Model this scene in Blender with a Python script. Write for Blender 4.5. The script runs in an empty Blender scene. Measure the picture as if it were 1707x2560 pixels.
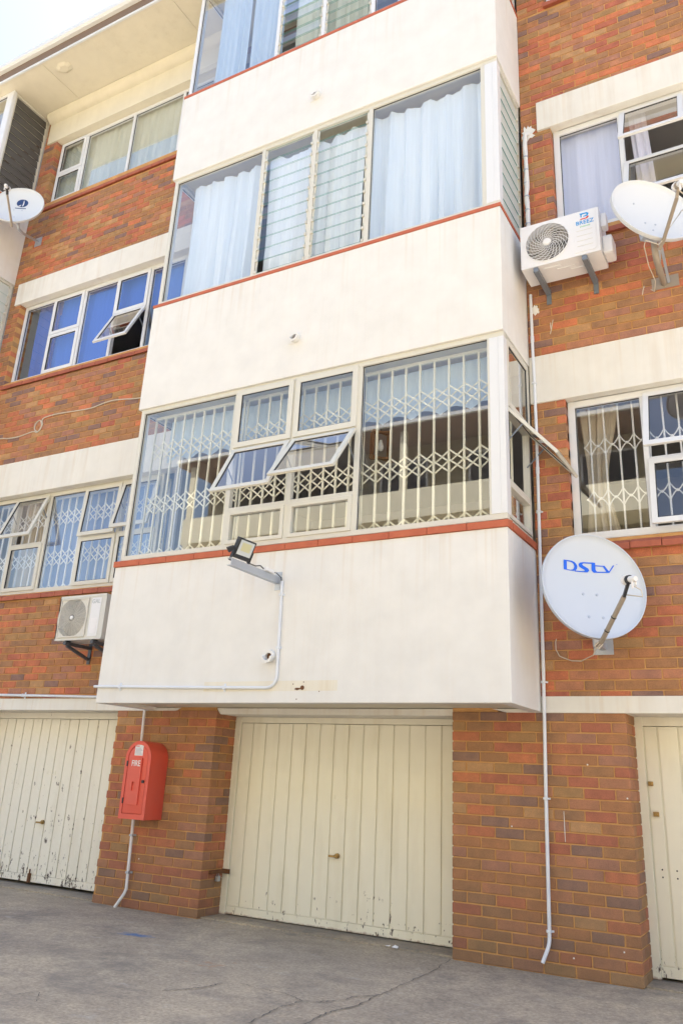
import bpy, bmesh, math, random
from mathutils import Vector, Matrix

random.seed(7)
SC = bpy.context.scene
COL = SC.collection
R = math.radians

# ------------------------------------------------------------------ camera
cam_d = bpy.data.cameras.new('camera')
cam = bpy.data.objects.new('camera', cam_d)
COL.objects.link(cam)
CAM_LOC = Vector((1.8758, -6.4766, 1.2153))
YAW, PITCH, ROLL, FPX = 0.5249, 0.3544, 0.0499, 2036.5
fw = Vector((-math.sin(YAW) * math.cos(PITCH), math.cos(YAW) * math.cos(PITCH), math.sin(PITCH)))
rt = Vector((math.cos(YAW), math.sin(YAW), 0))
up = rt.cross(fw)
cr, sr = math.cos(ROLL), math.sin(ROLL)
RT, UP, FW = cr * rt + sr * up, -sr * rt + cr * up, fw
M3 = Matrix((RT, UP, -FW)).transposed()
cam.matrix_world = Matrix.Translation(CAM_LOC) @ M3.to_4x4()
cam_d.sensor_fit = 'VERTICAL'
cam_d.sensor_height = 36.0
cam_d.sensor_width = 24.0
cam_d.lens = FPX / 2560 * 36.0
cam_d.shift_x = -6.6 / 2560
cam_d.shift_y = -86.7 / 2560
cam_d.clip_end = 2000
cam_d.clip_start = 0.05
SC.camera = cam

# ------------------------------------------------------------------ light
SUN_EL, SUN_AZ = 60.0, 25.0          # azimuth from +Y (behind the block) towards +X
world = bpy.data.worlds.new('World')
SC.world = world
world.use_nodes = True
wn = world.node_tree.nodes
wl = world.node_tree.links
wn.clear()
w_out = wn.new('ShaderNodeOutputWorld')
w_bg = wn.new('ShaderNodeBackground')
w_sky = wn.new('ShaderNodeTexSky')
w_sky.sky_type = 'NISHITA'
w_sky.sun_disc = False
w_sky.sun_elevation = R(SUN_EL)
w_sky.sun_rotation = R(SUN_AZ)
w_sky.air_density = 1.0
w_sky.dust_density = 3.6
w_sky.ozone_density = 1.0
w_bg.inputs['Strength'].default_value = 0.15
wl.new(w_sky.outputs[0], w_bg.inputs['Color'])
wl.new(w_bg.outputs[0], w_out.inputs['Surface'])
sd = bpy.data.lights.new('sun', 'SUN')
sd.energy = 5.0
sd.angle = R(0.5)
sd.color = (1.0, 0.97, 0.92)
sun = bpy.data.objects.new('sun', sd)
COL.objects.link(sun)
sdir = Vector((math.sin(R(SUN_AZ)) * math.cos(R(SUN_EL)), math.cos(R(SUN_AZ)) * math.cos(R(SUN_EL)), math.sin(R(SUN_EL))))
sun.rotation_euler = sdir.to_track_quat('Z', 'Y').to_euler()
sun.location = (6, 10, 25)

vs = SC.view_settings
SC.display_settings.display_device = 'sRGB'
vs.view_transform = 'Standard'
vs.look = 'None'
vs.gamma = 1.0
vs.use_curve_mapping = False
vs.exposure = 1.66


def project(p):
    d = Vector(p) - CAM_LOC
    z = d.dot(FW)
    if z < 0.1:
        return None
    return (1707 / 2 + 6.6 + FPX * d.dot(RT) / z, 1280 - 86.7 - FPX * d.dot(UP) / z)


# ------------------------------------------------------------------ materials
def mat(name, color, rough=0.6, metal=0.0, spec=0.5):
    m = bpy.data.materials.new(name)
    m.use_nodes = True
    b = m.node_tree.nodes['Principled BSDF']
    b.inputs['Base Color'].default_value = (*color, 1)
    b.inputs['Roughness'].default_value = rough
    b.inputs['Metallic'].default_value = metal
    b.inputs['Specular IOR Level'].default_value = spec
    return m


class NT:
    """small node helper"""
    def __init__(s, m):
        s.t = m.node_tree
        s.n, s.l = s.t.nodes, s.t.links
        s.b = s.n['Principled BSDF']

    def new(s, typ, **kw):
        nd = s.n.new(typ)
        for k, v in kw.items():
            if k.startswith('i_'):
                nd.inputs[k[2:].replace('_', ' ')].default_value = v
            else:
                setattr(nd, k, v)
        return nd

    def link(s, a, b):
        s.l.new(a, b)

    def pos(s, scale=(1, 1, 1)):
        g = s.new('ShaderNodeNewGeometry')
        mp = s.new('ShaderNodeMapping')
        mp.inputs['Scale'].default_value = scale
        s.link(g.outputs['Position'], mp.inputs['Vector'])
        return mp.outputs[0]

    def noise(s, vec, scale, detail=4, rough=0.55):
        nd = s.new('ShaderNodeTexNoise')
        nd.inputs['Scale'].default_value = scale
        nd.inputs['Detail'].default_value = detail
        nd.inputs['Roughness'].default_value = rough
        if vec is not None:
            s.link(vec, nd.inputs['Vector'])
        return nd.outputs['Fac']

    def ramp(s, fac, stops, interp='LINEAR'):
        nd = s.new('ShaderNodeValToRGB')
        cr_ = nd.color_ramp
        cr_.interpolation = interp
        while len(cr_.elements) < len(stops):
            cr_.elements.new(0.5)
        for e, (p, c) in zip(cr_.elements, stops):
            e.position = p
            e.color = (*c, 1) if len(c) == 3 else c
        s.link(fac, nd.inputs[0])
        return nd.outputs[0]

    def mix(s, fac, a, b, mode='MIX'):
        nd = s.new('ShaderNodeMix', data_type='RGBA', blend_type=mode)
        for sock, v in ((nd.inputs[0], fac), (nd.inputs[6], a), (nd.inputs[7], b)):
            if hasattr(v, 'is_output') or hasattr(v, 'links'):
                s.link(v, sock)
            elif isinstance(v, (int, float)):
                sock.default_value = v
            else:
                sock.default_value = (*v, 1)
        return nd.outputs[2]

    def math(s, op, a, b=None, clamp=False):
        nd = s.new('ShaderNodeMath', operation=op, use_clamp=clamp)
        for i, v in enumerate((a, b)):
            if v is None:
                continue
            if isinstance(v, (int, float)):
                nd.inputs[i].default_value = v
            else:
                s.link(v, nd.inputs[i])
        return nd.outputs[0]

    def bump(s, h, strength=0.3, dist=0.01):
        nd = s.new('ShaderNodeBump')
        nd.inputs['Strength'].default_value = strength
        nd.inputs['Distance'].default_value = dist
        s.link(h, nd.inputs['Height'])
        s.link(nd.outputs[0], s.b.inputs['Normal'])

    def sep(s, vec):
        nd = s.new('ShaderNodeSeparateXYZ')
        s.link(vec, nd.inputs[0])
        return nd.outputs


def painted_wall(name, base, streak, amount=0.55, zfloor=None):
    m = mat(name, base, 0.85, spec=0.25)
    t = NT(m)
    v = t.pos((5, 5, 0.35))
    st = t.ramp(t.noise(v, 2.2, 5, 0.6), [(0.50, (0, 0, 0)), (0.78, (1, 1, 1))])
    patch = t.ramp(t.noise(t.pos(), 1.1, 4), [(0.35, (0, 0, 0)), (0.7, (1, 1, 1))])
    fac = t.math('MULTIPLY', t.math('MULTIPLY', st, patch), amount)
    c = t.mix(fac, base, streak)
    if zfloor:
        z = t.sep(t.pos())[2]
        thin = t.ramp(t.noise(t.pos((9, 9, 0.25)), 2.0, 3, 0.5), [(0.54, (0, 0, 0)), (0.70, (1, 1, 1))])
        for zt in zfloor:
            below = t.math('SUBTRACT', zt, z)
            k = t.ramp(below, [(0.0, (0, 0, 0)), (0.01, (1, 1, 1)), (0.55, (0, 0, 0))])
            c = t.mix(t.math('MULTIPLY', t.math('MULTIPLY', k, thin), 0.24), c, (0.60, 0.45, 0.28))
    mott = t.ramp(t.noise(t.pos(), 4.0, 6), [(0.3, (0.94, 0.94, 0.94)), (0.7, (1.02, 1.02, 1.02))])
    c = t.mix(1.0, c, mott, 'MULTIPLY')
    t.link(c, t.b.inputs['Base Color'])
    h = t.math('ADD', t.math('MULTIPLY', t.noise(t.pos(), 3.0, 3), 1.2), t.math('MULTIPLY', t.noise(t.pos(), 120, 3), 0.25))
    t.bump(h, 0.18, 0.004)
    return m


M = {}
M['white_wall'] = painted_wall('white_painted_plaster', (0.785, 0.782, 0.755), (0.60, 0.47, 0.33), 0.18, (3.071, 6.042, 9.06))
M['lintel'] = painted_wall('cream_painted_concrete', (0.78, 0.765, 0.71), (0.52, 0.40, 0.27), 0.4, (1.893, 4.8746, 7.7714))
M['soffit'] = painted_wall('cream_soffit_board', (0.74, 0.70, 0.57), (0.55, 0.48, 0.34), 0.35)
M['room'] = mat('room_paint', (0.42, 0.41, 0.42), 0.9)
M['room_floor'] = mat('room_floor', (0.12, 0.09, 0.07), 0.7)
M['frame'] = mat('white_window_frame', (0.74, 0.76, 0.78), 0.4)
M['frame_beige'] = mat('weathered_window_frame', (0.66, 0.65, 0.58), 0.5)
M['rubber'] = mat('dark_gasket', (0.03, 0.03, 0.035), 0.6)
M['steel'] = mat('galvanised_steel', (0.50, 0.54, 0.60), 0.45, 0.7)
M['dark_steel'] = mat('dark_painted_steel', (0.09, 0.10, 0.12), 0.5, 0.2)
M['zinc'] = mat('dull_zinc_bracket', (0.20, 0.23, 0.27), 0.5, 0.3)
M['black'] = mat('black_plastic', (0.02, 0.022, 0.026), 0.45)
M['white_plastic'] = mat('white_plastic', (0.80, 0.80, 0.80), 0.4)
M['pvc'] = mat('white_pvc_pipe', (0.72, 0.76, 0.82), 0.35)
M['dish'] = mat('white_enamelled_dish', (0.57, 0.63, 0.71), 0.35)
M['dish_old'] = mat('chalky_white_dish', (0.68, 0.71, 0.73), 0.5)
M['arm'] = mat('weathered_grey_arm', (0.36, 0.31, 0.25), 0.55, 0.2)
M['cable'] = mat('off_white_cable', (0.62, 0.56, 0.46), 0.6)
M['logo_blue'] = mat('logo_blue_print', (0.0, 0.12, 0.80), 0.4)
M['logo_cyan'] = mat('logo_cyan_print', (0.0, 0.30, 0.72), 0.4)
M['logo_red'] = mat('logo_red_print', (0.72, 0.06, 0.05), 0.4)
M['logo_green'] = mat('logo_green_print', (0.08, 0.50, 0.16), 0.4)
M['logo_navy'] = mat('logo_navy_print', (0.02, 0.05, 0.16), 0.4)
M['logo_grey'] = mat('faded_grey_print', (0.50, 0.54, 0.56), 0.5)
M['paper'] = mat('white_paper', (0.82, 0.82, 0.84), 0.8)
M['ink'] = mat('grey_ink', (0.35, 0.35, 0.45), 0.8)
M['rust'] = mat('rusty_iron', (0.16, 0.07, 0.03), 0.8, 0.2)
M['brass'] = mat('worn_brass', (0.36, 0.24, 0.09), 0.45, 0.7)
M['gate'] = mat('cream_enamel_bar', (0.78, 0.76, 0.62), 0.45)
M['gate_white'] = mat('white_enamel_bar', (0.82, 0.82, 0.80), 0.45)
M['lens'] = mat('floodlight_glass', (0.62, 0.66, 0.66), 0.2)
M['led'] = mat('yellow_led_board', (0.62, 0.60, 0.36), 0.5)
M['fascia'] = mat('brown_fascia_board', (0.20, 0.14, 0.10), 0.7)
M['gutter'] = mat('pale_gutter', (0.70, 0.72, 0.72), 0.5)
M['tile_roof'] = mat('brown_roof_tile', (0.22, 0.13, 0.085), 0.8)
M['ac'] = mat('white_air_conditioner_shell', (0.78, 0.79, 0.81), 0.4)
M['ac_old'] = mat('yellowed_air_conditioner_shell', (0.66, 0.66, 0.62), 0.5)
M['fan'] = mat('grey_fan_blade', (0.30, 0.28, 0.25), 0.6)
M['fan_cavity'] = mat('grey_fan_cavity', (0.15, 0.145, 0.135), 0.7)
M['grille'] = mat('pale_fan_grille', (0.66, 0.64, 0.58), 0.5)
M['louvre_dark'] = mat('dark_grey_louvre_board', (0.10, 0.095, 0.09), 0.7)
M['filler'] = mat('white_filler', (0.80, 0.80, 0.78), 0.9)
M['lag'] = mat('white_pipe_wrap', (0.74, 0.74, 0.74), 0.7)
M['opp_wall'] = painted_wall('cream_render_opposite', (0.82, 0.77, 0.58), (0.55, 0.47, 0.32), 0.4)
M['opp_dark'] = mat('olive_render_opposite', (0.36, 0.30, 0.17), 0.85)
M['crack'] = mat('dark_crack_filling', (0.10, 0.095, 0.088), 0.9)
M['navy_cable'] = mat('black_insulation', (0.02, 0.025, 0.05), 0.6)


def red_sill(name, c1, c2):
    m = mat(name, c1, 0.7)
    t = NT(m)
    c = t.mix(t.ramp(t.noise(t.pos(), 9, 5), [(0.35, (0, 0, 0)), (0.7, (1, 1, 1))]), c1, c2)
    t.link(c, t.b.inputs['Base Color'])
    t.bump(t.noise(t.pos(), 60, 4), 0.3, 0.004)
    return m


M['sill'] = red_sill('red_painted_sill', (0.52, 0.14, 0.065), (0.45, 0.11, 0.055))
M['sill_tile'] = red_sill('red_clay_sill_tile', (0.42, 0.12, 0.065), (0.32, 0.085, 0.05))


def red_enamel():
    m = mat('red_fibreglass', (0.74, 0.09, 0.055), 0.42)
    t = NT(m)
    c = t.mix(t.ramp(t.noise(t.pos(), 3, 4), [(0.3, (0, 0, 0)), (0.75, (1, 1, 1))]), (0.76, 0.10, 0.06), (0.68, 0.12, 0.08))
    t.link(c, t.b.inputs['Base Color'])
    return m


M['red'] = red_enamel()


def brick_material():
    m = mat('face_brick', (0.2, 0.08, 0.05), 0.85, spec=0.25)
    t = NT(m)
    oi = t.new('ShaderNodeObjectInfo')
    at = t.new('ShaderNodeAttribute', attribute_name='tint')
    # pieces of the joined brickwork carry the tint themselves; single bricks take it from the object
    f = t.math('FRACT', t.math('ADD', at.outputs['Fac'], oi.outputs['Random']))
    stops = [(0.0, (0.27, 0.118, 0.052)), (0.13, (0.34, 0.105, 0.052)), (0.24, (0.245, 0.12, 0.055)), (0.35, (0.30, 0.128, 0.07)),
             (0.46, (0.225, 0.118, 0.06)), (0.56, (0.29, 0.085, 0.052)), (0.63, (0.26, 0.148, 0.062)), (0.72, (0.155, 0.094, 0.078)),
             (0.80, (0.33, 0.185, 0.085)), (0.86, (0.40, 0.122, 0.055)), (0.94, (0.26, 0.12, 0.08))]
    c = t.ramp(f, [(p, (1.48 * (.84 * q[0] + .048), 1.62 * (.84 * q[1] + .021), 1.72 * (.84 * q[2] + .013))) for p, q in stops], 'CONSTANT')
    tc = t.new('ShaderNodeNewGeometry')
    n1 = t.ramp(t.noise(tc.outputs['Position'], 9, 6, 0.65), [(0.3, (0.74, 0.76, 0.80)), (0.7, (1.22, 1.16, 1.1))])
    c = t.mix(1.0, c, n1, 'MULTIPLY')
    n2 = t.ramp(t.noise(tc.outputs['Position'], 140, 3), [(0.28, (0.72, 0.7, 0.7)), (0.5, (1, 1, 1)), (0.72, (1.18, 1.15, 1.1))])
    c = t.mix(0.8, c, n2, 'MULTIPLY')
    # bricks up to the garage beam are mixed slightly browner
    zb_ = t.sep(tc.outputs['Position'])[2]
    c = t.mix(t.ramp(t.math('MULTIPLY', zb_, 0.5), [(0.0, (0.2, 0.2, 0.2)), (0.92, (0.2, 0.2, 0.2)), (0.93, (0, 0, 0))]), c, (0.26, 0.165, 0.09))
    # dirt towards the splash zone, with an uneven edge
    z = t.sep(tc.outputs['Position'])[2]
    zz = t.math('ADD', z, t.math('MULTIPLY', t.noise(tc.outputs['Position'], 2.2, 4), 0.5))
    c = t.mix(t.ramp(zz, [(0.15, (0.55, 0.55, 0.55)), (0.95, (0, 0, 0))]), c, (0.19, 0.13, 0.085))
    t.link(c, t.b.inputs['Base Color'])
    t.bump(t.noise(tc.outputs['Position'], 90, 4), 0.5, 0.004)
    return m


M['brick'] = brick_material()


def mortar_material():
    m = mat('ochre_mortar', (0.34, 0.20, 0.085), 0.95, spec=0.2)
    t = NT(m)
    c = t.ramp(t.noise(t.pos(), 7, 5), [(0.3, (0.50, 0.265, 0.10)), (0.7, (0.62, 0.36, 0.15))])
    t.link(c, t.b.inputs['Base Color'])
    t.bump(t.noise(t.pos(), 150, 3), 0.5, 0.003)
    return m


M['mortar'] = mortar_material()


def door_material(name, base, peel_lo, peel_hi, streak, low_w=0.10):
    m = mat(name, base, 0.55)
    t = NT(m)
    v = t.pos()
    z = t.sep(v)[2]
    big = t.noise(t.pos(), 1.4, 3)
    chip = t.noise(t.pos((1, 1, 0.45)), 34, 5, 0.7)
    chip2 = t.noise(t.pos((1, 1, 0.6)), 9, 4, 0.6)
    low = t.ramp(z, [(0.05, (1, 1, 1)), (0.45, (0.35, 0.35, 0.35)), (1.0, (0.12, 0.12, 0.12))])
    s = t.math('ADD', t.math('MULTIPLY', chip, 0.55), t.math('MULTIPLY', chip2, 0.35))
    s = t.math('ADD', s, t.math('MULTIPLY', low, low_w))
    s = t.math('ADD', s, t.math('MULTIPLY', big, 0.12))
    peel = t.ramp(s, [(peel_lo, (0, 0, 0)), (peel_hi, (1, 1, 1))])
    dirt = t.ramp(t.noise(t.pos((3, 3, 0.5)), 2.4, 5), [(0.5, (0, 0, 0)), (0.8, (1, 1, 1))])
    c = t.mix(t.math('MULTIPLY', dirt, 0.22), base, streak)
    c = t.mix(peel, c, (0.10, 0.075, 0.06))
    rz = t.math('ADD', z, t.math('MULTIPLY', t.noise(t.pos(), 18, 4), 0.06))
    c = t.mix(t.ramp(rz, [(0.035, (0.9, 0.9, 0.9)), (0.058, (0, 0, 0))]), c, (0.22, 0.075, 0.03))
    t.link(c, t.b.inputs['Base Color'])
    t.bump(t.math('MULTIPLY', peel, -1), 0.4, 0.002)
    return m


M['door'] = door_material('cream_door_paint', (0.85, 0.825, 0.69), 0.735, 0.765, (0.50, 0.42, 0.24), 0.17)
M['door_peel'] = door_material('peeling_cream_door_paint', (0.85, 0.83, 0.73), 0.635, 0.668, (0.50, 0.42, 0.28))


def glass_material(name='window_glass', tint=(0.975, 0.985, 0.99), k=2.7):
    m = bpy.data.materials.new(name)
    m.use_nodes = True
    n, l = m.node_tree.nodes, m.node_tree.links
    n.clear()
    out = n.new('ShaderNodeOutputMaterial')
    tr = n.new('ShaderNodeBsdfTransparent')
    tr.inputs[0].default_value = (*tint, 1)
    gl = n.new('ShaderNodeBsdfGlossy')
    gl.inputs['Roughness'].default_value = 0.0
    gl.inputs['Color'].default_value = (1, 1, 1, 1)
    fr = n.new('ShaderNodeFresnel')
    fr.inputs[0].default_value = 1.52
    geo = n.new('ShaderNodeNewGeometry')
    inv = n.new('ShaderNodeMath')
    inv.operation = 'SUBTRACT'
    inv.inputs[0].default_value = 1
    l.new(geo.outputs['Backfacing'], inv.inputs[1])
    mu = n.new('ShaderNodeMath')
    mu.operation = 'MULTIPLY'
    l.new(fr.outputs[0], mu.inputs[0])
    l.new(inv.outputs[0], mu.inputs[1])
    mk = n.new('ShaderNodeMath')
    mk.operation = 'MULTIPLY'
    mk.use_clamp = True
    l.new(mu.outputs[0], mk.inputs[0])
    mk.inputs[1].default_value = k
    mx = n.new('ShaderNodeMixShader')
    l.new(mk.outputs[0], mx.inputs[0])
    l.new(tr.outputs[0], mx.inputs[1])
    l.new(gl.outputs[0], mx.inputs[2])
    l.new(mx.outputs[0], out.inputs[0])
    return m


M['glass'] = glass_material()
M['louvre_glass'] = glass_material('green_edged_louvre_glass', (0.98, 0.988, 0.992), 2.0)
M['frosted'] = mat('frosted_louvre_glass', (0.60, 0.65, 0.62), 0.35)
M['glass_edge'] = mat('green_glass_edge', (0.10, 0.36, 0.34), 0.2)


def cloth(name, color, trans=0.35):
    m = mat(name, color, 0.9, spec=0.1)
    n, l = m.node_tree.nodes, m.node_tree.links
    b = n['Principled BSDF']
    tl = n.new('ShaderNodeBsdfTranslucent')
    tl.inputs[0].default_value = (*color, 1)
    mx = n.new('ShaderNodeMixShader')
    mx.inputs[0].default_value = trans
    l.new(b.outputs[0], mx.inputs[1])
    l.new(tl.outputs[0], mx.inputs[2])
    l.new(mx.outputs[0], n['Material Output'].inputs[0])
    t = NT(m)
    g = t.ramp(t.noise(t.pos((40, 40, 1)), 1.0, 3), [(0.3, tuple(0.92 * x for x in color)), (0.7, color)])
    t.link(g, b.inputs['Base Color'])
    return m


M['curtain_white'] = cloth('white_curtain', (0.86, 0.93, 0.99), 0.03)
M['curtain_green'] = cloth('pale_grey_green_net', (0.70, 0.74, 0.66), 0.12)
M['curtain_blue'] = cloth('royal_blue_curtain', (0.06, 0.16, 0.66), 0.1)
M['curtain_lilac'] = cloth('lilac_white_curtain', (0.82, 0.83, 0.97), 0.10)
M['curtain_beige'] = cloth('beige_curtain', (0.74, 0.67, 0.56), 0.12)
M['curtain_net'] = cloth('blue_white_net', (0.66, 0.78, 0.90), 0.12)
M['curtain_dull'] = cloth('dull_blue_grey_net', (0.36, 0.46, 0.72), 0.12)


def ground_material():
    m = mat('old_concrete', (0.2, 0.19, 0.17), 0.9, spec=0.25)
    t = NT(m)
    p = t.pos()
    base = t.ramp(t.noise(p, 0.9, 6, 0.6), [(0.3, (0.33, 0.285, 0.225)), (0.5, (0.42, 0.36, 0.275)), (0.72, (0.52, 0.445, 0.33))])
    fine = t.ramp(t.noise(p, 45, 6, 0.75), [(0.3, (0.62, 0.62, 0.63)), (0.7, (1.34, 1.33, 1.3))])
    mid = t.ramp(t.noise(p, 6.5, 6, 0.7), [(0.32, (0.82, 0.82, 0.83)), (0.6, (1.04, 1.03, 1.02)), (0.75, (1.16, 1.14, 1.1))])
    base = t.mix(1.0, base, mid, 'MULTIPLY')
    c = t.mix(1.0, base, fine, 'MULTIPLY')
    agg = t.new('ShaderNodeTexVoronoi')
    agg.inputs['Scale'].default_value = 95
    t.link(p, agg.inputs['Vector'])
    c = t.mix(t.ramp(agg.outputs['Distance'], [(0.10, (0.5, 0.5, 0.5)), (0.22, (0, 0, 0))]), c, (0.42, 0.41, 0.40))
    stain = t.ramp(t.noise(t.pos((0.8, 1.0, 1)), 1.4, 7, 0.72), [(0.50, (0, 0, 0)), (0.66, (0.6, 0.6, 0.6))])
    c = t.mix(stain, c, (0.17, 0.16, 0.148))
    pale = t.ramp(t.noise(t.pos((1.0, 1.6, 1)), 3.3, 6, 0.7), [(0.60, (0, 0, 0)), (0.72, (0.45, 0.45, 0.45))])
    c = t.mix(pale, c, (0.50, 0.47, 0.42))
    # ground darker behind the wall face, in the door reveals, blended by noise
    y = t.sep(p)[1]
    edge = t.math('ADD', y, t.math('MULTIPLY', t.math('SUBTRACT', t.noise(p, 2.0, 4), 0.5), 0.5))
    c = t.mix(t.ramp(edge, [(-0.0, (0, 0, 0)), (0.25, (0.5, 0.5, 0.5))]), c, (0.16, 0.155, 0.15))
    # spilt blue paint
    d = t.new('ShaderNodeVectorMath', operation='DISTANCE')
    mp = t.pos((1, 2.6, 1))
    t.link(mp, d.inputs[0])
    d.inputs[1].default_value = (-3.04, -0.90 * 2.6, 0)
    dd = t.math('ADD', d.outputs['Value'], t.math('MULTIPLY', t.noise(p, 14, 5), 0.35))
    c = t.mix(t.ramp(dd, [(0.20, (0.85, 0.85, 0.85)), (0.37, (0, 0, 0))]), c, (0.02, 0.14, 0.38))
    # orange clay smears
    d2 = t.new('ShaderNodeVectorMath', operation='DISTANCE')
    t.link(p, d2.inputs[0])
    d2.inputs[1].default_value = (-1.95, -1.35, 0)
    d3 = t.math('ADD', d2.outputs['Value'], t.math('MULTIPLY', t.math('SUBTRACT', 1.0, t.noise(p, 11, 3)), 1.3))
    c = t.mix(t.ramp(d3, [(0.58, (0.4, 0.4, 0.4)), (0.68, (0, 0, 0))]), c, (0.42, 0.21, 0.11))
    t.link(c, t.b.inputs['Base Color'])
    h = t.math('ADD', t.math('MULTIPLY', t.noise(p, 12, 5), 0.8), t.math('MULTIPLY', t.noise(p, 110, 4), 0.4))
    t.bump(h, 0.55, 0.008)
    return m


M['ground'] = ground_material()


# ------------------------------------------------------------------ mesh helpers
class MB:
    def __init__(s, T=None):
        s.v, s.f, s.mi, s.sm = [], [], [], []
        s.T = T
        s.tints = []

    def add(s, verts, faces, mi=0, smooth=False):
        o = len(s.v)
        T = s.T
        s.v += [tuple(T(*p)) if T else tuple(p) for p in verts]
        s.f += [tuple(o + i for i in f) for f in faces]
        s.mi += [mi] * len(faces)
        s.sm += [smooth] * len(faces)
        return s

    def box(s, x0, x1, y0, y1, z0, z1, mi=0):
        return s.add([(x0, y0, z0), (x1, y0, z0), (x1, y1, z0), (x0, y1, z0), (x0, y0, z1), (x1, y0, z1), (x1, y1, z1), (x0, y1, z1)],
                     [(0, 3, 2, 1), (4, 5, 6, 7), (0, 1, 5, 4), (1, 2, 6, 5), (2, 3, 7, 6), (3, 0, 4, 7)], mi)

    def frame(s, x0, x1, z0, z1, w, y0, y1, mi=0, wb=None):
        wb = wb or w
        s.box(x0, x0 + w, y0, y1, z0, z1, mi)
        s.box(x1 - w, x1, y0, y1, z0, z1, mi)
        s.box(x0 + w, x1 - w, y0, y1, z1 - w, z1, mi)
        s.box(x0 + w, x1 - w, y0, y1, z0, z0 + wb, mi)
        return s

    def bar(s, p, q, w, t, n=(0, -1, 0), mi=0):
        """flat bar between two points: width w across, thickness t along n"""
        p, q, n = Vector(p), Vector(q), Vector(n).normalized()
        d = (q - p).normalized()
        a = d.cross(n).normalized() * (w / 2)
        b = n * (t / 2)
        vs_ = []
        for c in (p, q):
            vs_ += [c - a - b, c + a - b, c + a + b, c - a + b]
        return s.add(vs_, [(0, 1, 2, 3), (7, 6, 5, 4), (0, 4, 5, 1), (1, 5, 6, 2), (2, 6, 7, 3), (3, 7, 4, 0)], mi)

    def tube(s, path, r, n=8, mi=0, caps=True):
        path = [Vector(p) for p in path]
        rs = r if isinstance(r, (list, tuple)) else [r] * len(path)
        rings, prev = [], None
        for i, p in enumerate(path):
            d = (path[min(i + 1, len(path) - 1)] - path[max(i - 1, 0)]).normalized()
            if prev is None:
                a = d.orthogonal().normalized()
            else:
                a = (prev - d * prev.dot(d)).normalized()
            prev = a
            b = d.cross(a)
            rings.append([p + (a * math.cos(2 * math.pi * k / n) + b * math.sin(2 * math.pi * k / n)) * rs[i] for k in range(n)])
        vs_ = [v for ring in rings for v in ring]
        fs = []
        for i in range(len(path) - 1):
            for k in range(n):
                k2 = (k + 1) % n
                fs.append((i * n + k, i * n + k2, (i + 1) * n + k2, (i + 1) * n + k))
        s.add(vs_, fs, mi, True)
        if caps:
            s.add(rings[0], [tuple(range(n - 1, -1, -1))], mi)
            s.add(rings[-1], [tuple(range(n))], mi)
        return s

    def prism(s, pts, d0, d1, axes, mi=0):
        """polygon pts (u,v) in the axes frame (o,a,b,n), extruded from d0 to d1 along n"""
        o, a, b, n = [Vector(x) for x in axes]
        k = len(pts)
        vs_ = [o + a * u + b * v + n * d0 for u, v in pts] + [o + a * u + b * v + n * d1 for u, v in pts]
        fs = [tuple(range(k - 1, -1, -1)), tuple(range(k, 2 * k))]
        fs += [(i, (i + 1) % k, k + (i + 1) % k, k + i) for i in range(k)]
        return s.add(vs_, fs, mi)

    def build(s, name, mats, parent=None, origin=None, bevel=0, smooth_angle=None, props=None, recalc=True):
        me = bpy.data.meshes.new(name)
        o = Vector(origin) if origin is not None else (parent_origin(parent) if parent else Vector((0, 0, 0)))
        me.from_pydata([Vector(v) - o for v in s.v], [], s.f)
        me.polygons.foreach_set('material_index', s.mi)
        me.polygons.foreach_set('use_smooth', s.sm)
        if not isinstance(mats, (list, tuple)):
            mats = [mats]
        for mm in mats:
            me.materials.append(mm)
        if s.tints:
            at = me.attributes.new('tint', 'FLOAT', 'FACE')
            at.data.foreach_set('value', s.tints)
        if recalc or bevel:
            bm = bmesh.new()
            bm.from_mesh(me)
            if recalc:
                bmesh.ops.recalc_face_normals(bm, faces=bm.faces)
            if bevel:
                bmesh.ops.remove_doubles(bm, verts=bm.verts, dist=1e-5)
                ed = [e for e in bm.edges if len(e.link_faces) == 2 and e.calc_face_angle(0) > R(35)]
                bmesh.ops.bevel(bm, geom=ed, offset=bevel, segments=2, profile=0.6, affect='EDGES', clamp_overlap=True)
            bm.to_mesh(me)
            bm.free()
        if smooth_angle:
            me.polygons.foreach_set('use_smooth', [True] * len(me.polygons))
            me.set_sharp_from_angle(angle=R(smooth_angle))
        elif any(s.sm) and not bevel:
            me.set_sharp_from_angle(angle=R(50))
        me.update()
        ob = bpy.data.objects.new(name, me)
        COL.objects.link(ob)
        if parent:
            ob.parent = parent
        else:
            ob.location = o
        for k, v in (props or {}).items():
            ob[k] = v
        return ob


ORIG = {}


def parent_origin(p):
    while p.parent:
        p = p.parent
    return ORIG.get(p.name, Vector(p.location))


def thing(name, label, cat, loc=(0, 0, 0), group=None):
    o = bpy.data.objects.new(name, None)
    COL.objects.link(o)
    o.location = loc
    o.empty_display_size = 0.2
    o['label'], o['category'] = label, cat
    if group:
        o['group'] = group
    ORIG[o.name] = Vector(loc)
    return o


def tag(o, label, cat, group=None):
    o['label'], o['category'] = label, cat
    if group:
        o['group'] = group
    return o


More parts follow.
